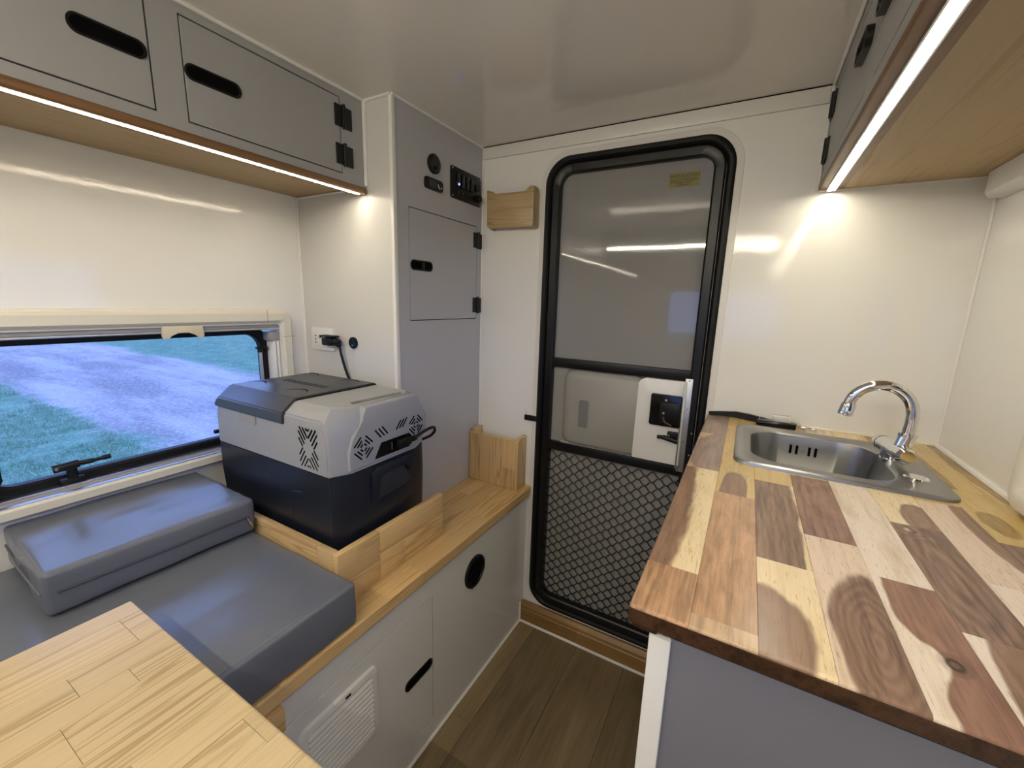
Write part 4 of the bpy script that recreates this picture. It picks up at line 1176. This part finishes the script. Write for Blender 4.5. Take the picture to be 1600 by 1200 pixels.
bm = bmesh.new(); cyl(bm, (.314, 1.030, ZK + .006), 2, .0195, 0, .0022, 32, .0175); obj('blanking_cap', bm, M_chrome, s, smooth=True)

# ------------------------------------------------------------------ tap
f = thing('tap', 'chrome swan-neck tap behind the sink', 'tap', (.300, 1.12, ZK + .0055))
ZS = ZK + .0056
bm = bmesh.new(); cyl(bm, (.296, 1.135, ZS), 2, .021, 0, .004, 28); cyl(bm, (.296, 1.135, ZS), 2, .0165, .004, .026, 28); obj('base', bm, M_chrome, f, smooth=True)
bm = bmesh.new(); tube(bm, [(.2905, 1.168, ZS + .026), (.2955, 1.138, ZS + .026), (.3015, 1.102, ZS + .026), (.305, 1.078, ZS + .026)], .0165, 24); obj('body', bm, M_chrome, f, smooth=True)
bm = bmesh.new(); tube(bm, [(.2875, 1.186, ZS + .026), (.2900, 1.169, ZS + .026)], [.0155, .0172], 24); obj('handle', bm, M_chrome, f, smooth=True)
bm = bmesh.new(); tube(bm, [(.305, 1.078, ZS + .026), (.3065, 1.070, ZS + .026)], [.0172, .013], 24); obj('end_cap', bm, M_chrome, f, smooth=True)
YT = 1.112; XT = .3105
bm = bmesh.new(); tube(bm, [(XT - .006, YT, ZS + .034), (XT, YT, ZS + .062)], .0152, 24); tube(bm, [(XT - .0005, YT, ZS + .060), (XT, YT, ZS + .067)], .0165, 24); obj('collar', bm, M_chrome, f, smooth=True)
arc = [(XT, YT, ZS + .06), (XT + .001, YT, ZS + .09)]
rC = .0515; zc = 1.078; xc = XT + .001 - rC
for k in range(0, 20):
    t = math.radians(0 + 172 * k / 19)
    arc.append((xc + rC * math.cos(t), YT + .010 * math.sin(t * .5), zc + rC * 1.08 * math.sin(t)))
bm = bmesh.new(); tube(bm, arc, .0112, 18); obj('spout', bm, M_chrome, f, smooth=True)
e0 = Vector(arc[-1]); e1 = e0 + Vector((-.0035, .001, -.024))
bm = bmesh.new(); tube(bm, [e0 + Vector((.0004, 0, .003)), e0 + Vector((0, 0, -.003)), e1], [.0118, .0142, .0142], 20); a_ = obj('aerator', bm, M_chrome, f, smooth=True)

# ------------------------------------------------------------------ strap with buckle on the counter behind the sink
g = thing('strap', 'black strap with clear plastic buckle lying behind the sink', 'strap', (.05, 1.32, ZK))
def band(name, pts, w0, th, mat):
    """flat ribbon lying on edge against the wall; pts = (x, y, z centre, half height)"""
    bm = bmesh.new(); L_ = []
    for (x, y, z_, hh_) in pts:
        L_.append([(x, y - th / 2, z_ - hh_), (x, y + th / 2, z_ - hh_), (x, y + th / 2, z_ + hh_), (x, y - th / 2, z_ + hh_)])
    loft(bm, L_); return obj(name, bm, mat, g, smooth=True)
band('webbing', [(-.072, 1.335, ZK + .0065, .004), (-.04, 1.333, ZK + .010, .006), (0, 1.328, ZK + .0135, .0085), (.035, 1.322, ZK + .012, .009), (.062, 1.318, ZK + .010, .008), (.085, 1.314, ZK + .010, .006)], 0, .010, M_black)
B('loop', M_screw, g, .0565, .0585, 1.311, 1.317, ZK + .003, ZK + .019)
bm = bmesh.new(); box(bm, .088, .128, 1.294, 1.320, ZK + .0165, ZK + .032, bev=.002); obj('buckle', bm, plain('cloudy_plastic', (.62, .61, .58), .18), g, smooth=True)
bm = bmesh.new(); box(bm, .050, .142, 1.285, 1.318, ZK + .001, ZK + .0165, bev=.004, seg=3); obj('clasp', bm, M_blackg, g, smooth=True)
bm = bmesh.new(); tube(bm, [(.142, 1.302, ZK + .013), (.152, 1.302, ZK + .011)], [.009, .007], 12); obj('cord_end', bm, M_screw, g, smooth=True)
bm = bmesh.new(); box(bm, .153, .175, 1.297, 1.309, ZK + .004, ZK + .012, bev=.002); box(bm, .178, .188, 1.296, 1.309, ZK + .003, ZK + .011, bev=.002); tube(bm, [(.150, 1.303, ZK + .008), (.186, 1.302, ZK + .007)], .003, 8); obj('pin', bm, M_screw, g, smooth=True)

# ------------------------------------------------------------------ detector on the right wall
g = thing('wall_detector', 'white plastic box with small vent holes under the right overhead cabinet', 'detector', (XR, 1.25, 1.52))
bm = bmesh.new()
loft(bm, [[(XR, u, v) for u, v in rr(1.150, 1.325, 1.527, 1.5765, .004)], [(XR - .024, u, v) for u, v in rr(1.153, 1.322, 1.5275, 1.5765, .004)], [(XR - .036, u, v) for u, v in rr(1.165, 1.303, 1.534, 1.5765, .004)]])
obj('case', bm, M_white, g, smooth=True)
for k in range(3):
    for j in range(3):
        bm = bmesh.new(); cyl(bm, (XR - .022 + k * .008, 1.3225, 1.538 + j * .011), 1, .0016, -.002, .0012, 8); obj('hole', bm, M_gap, g)
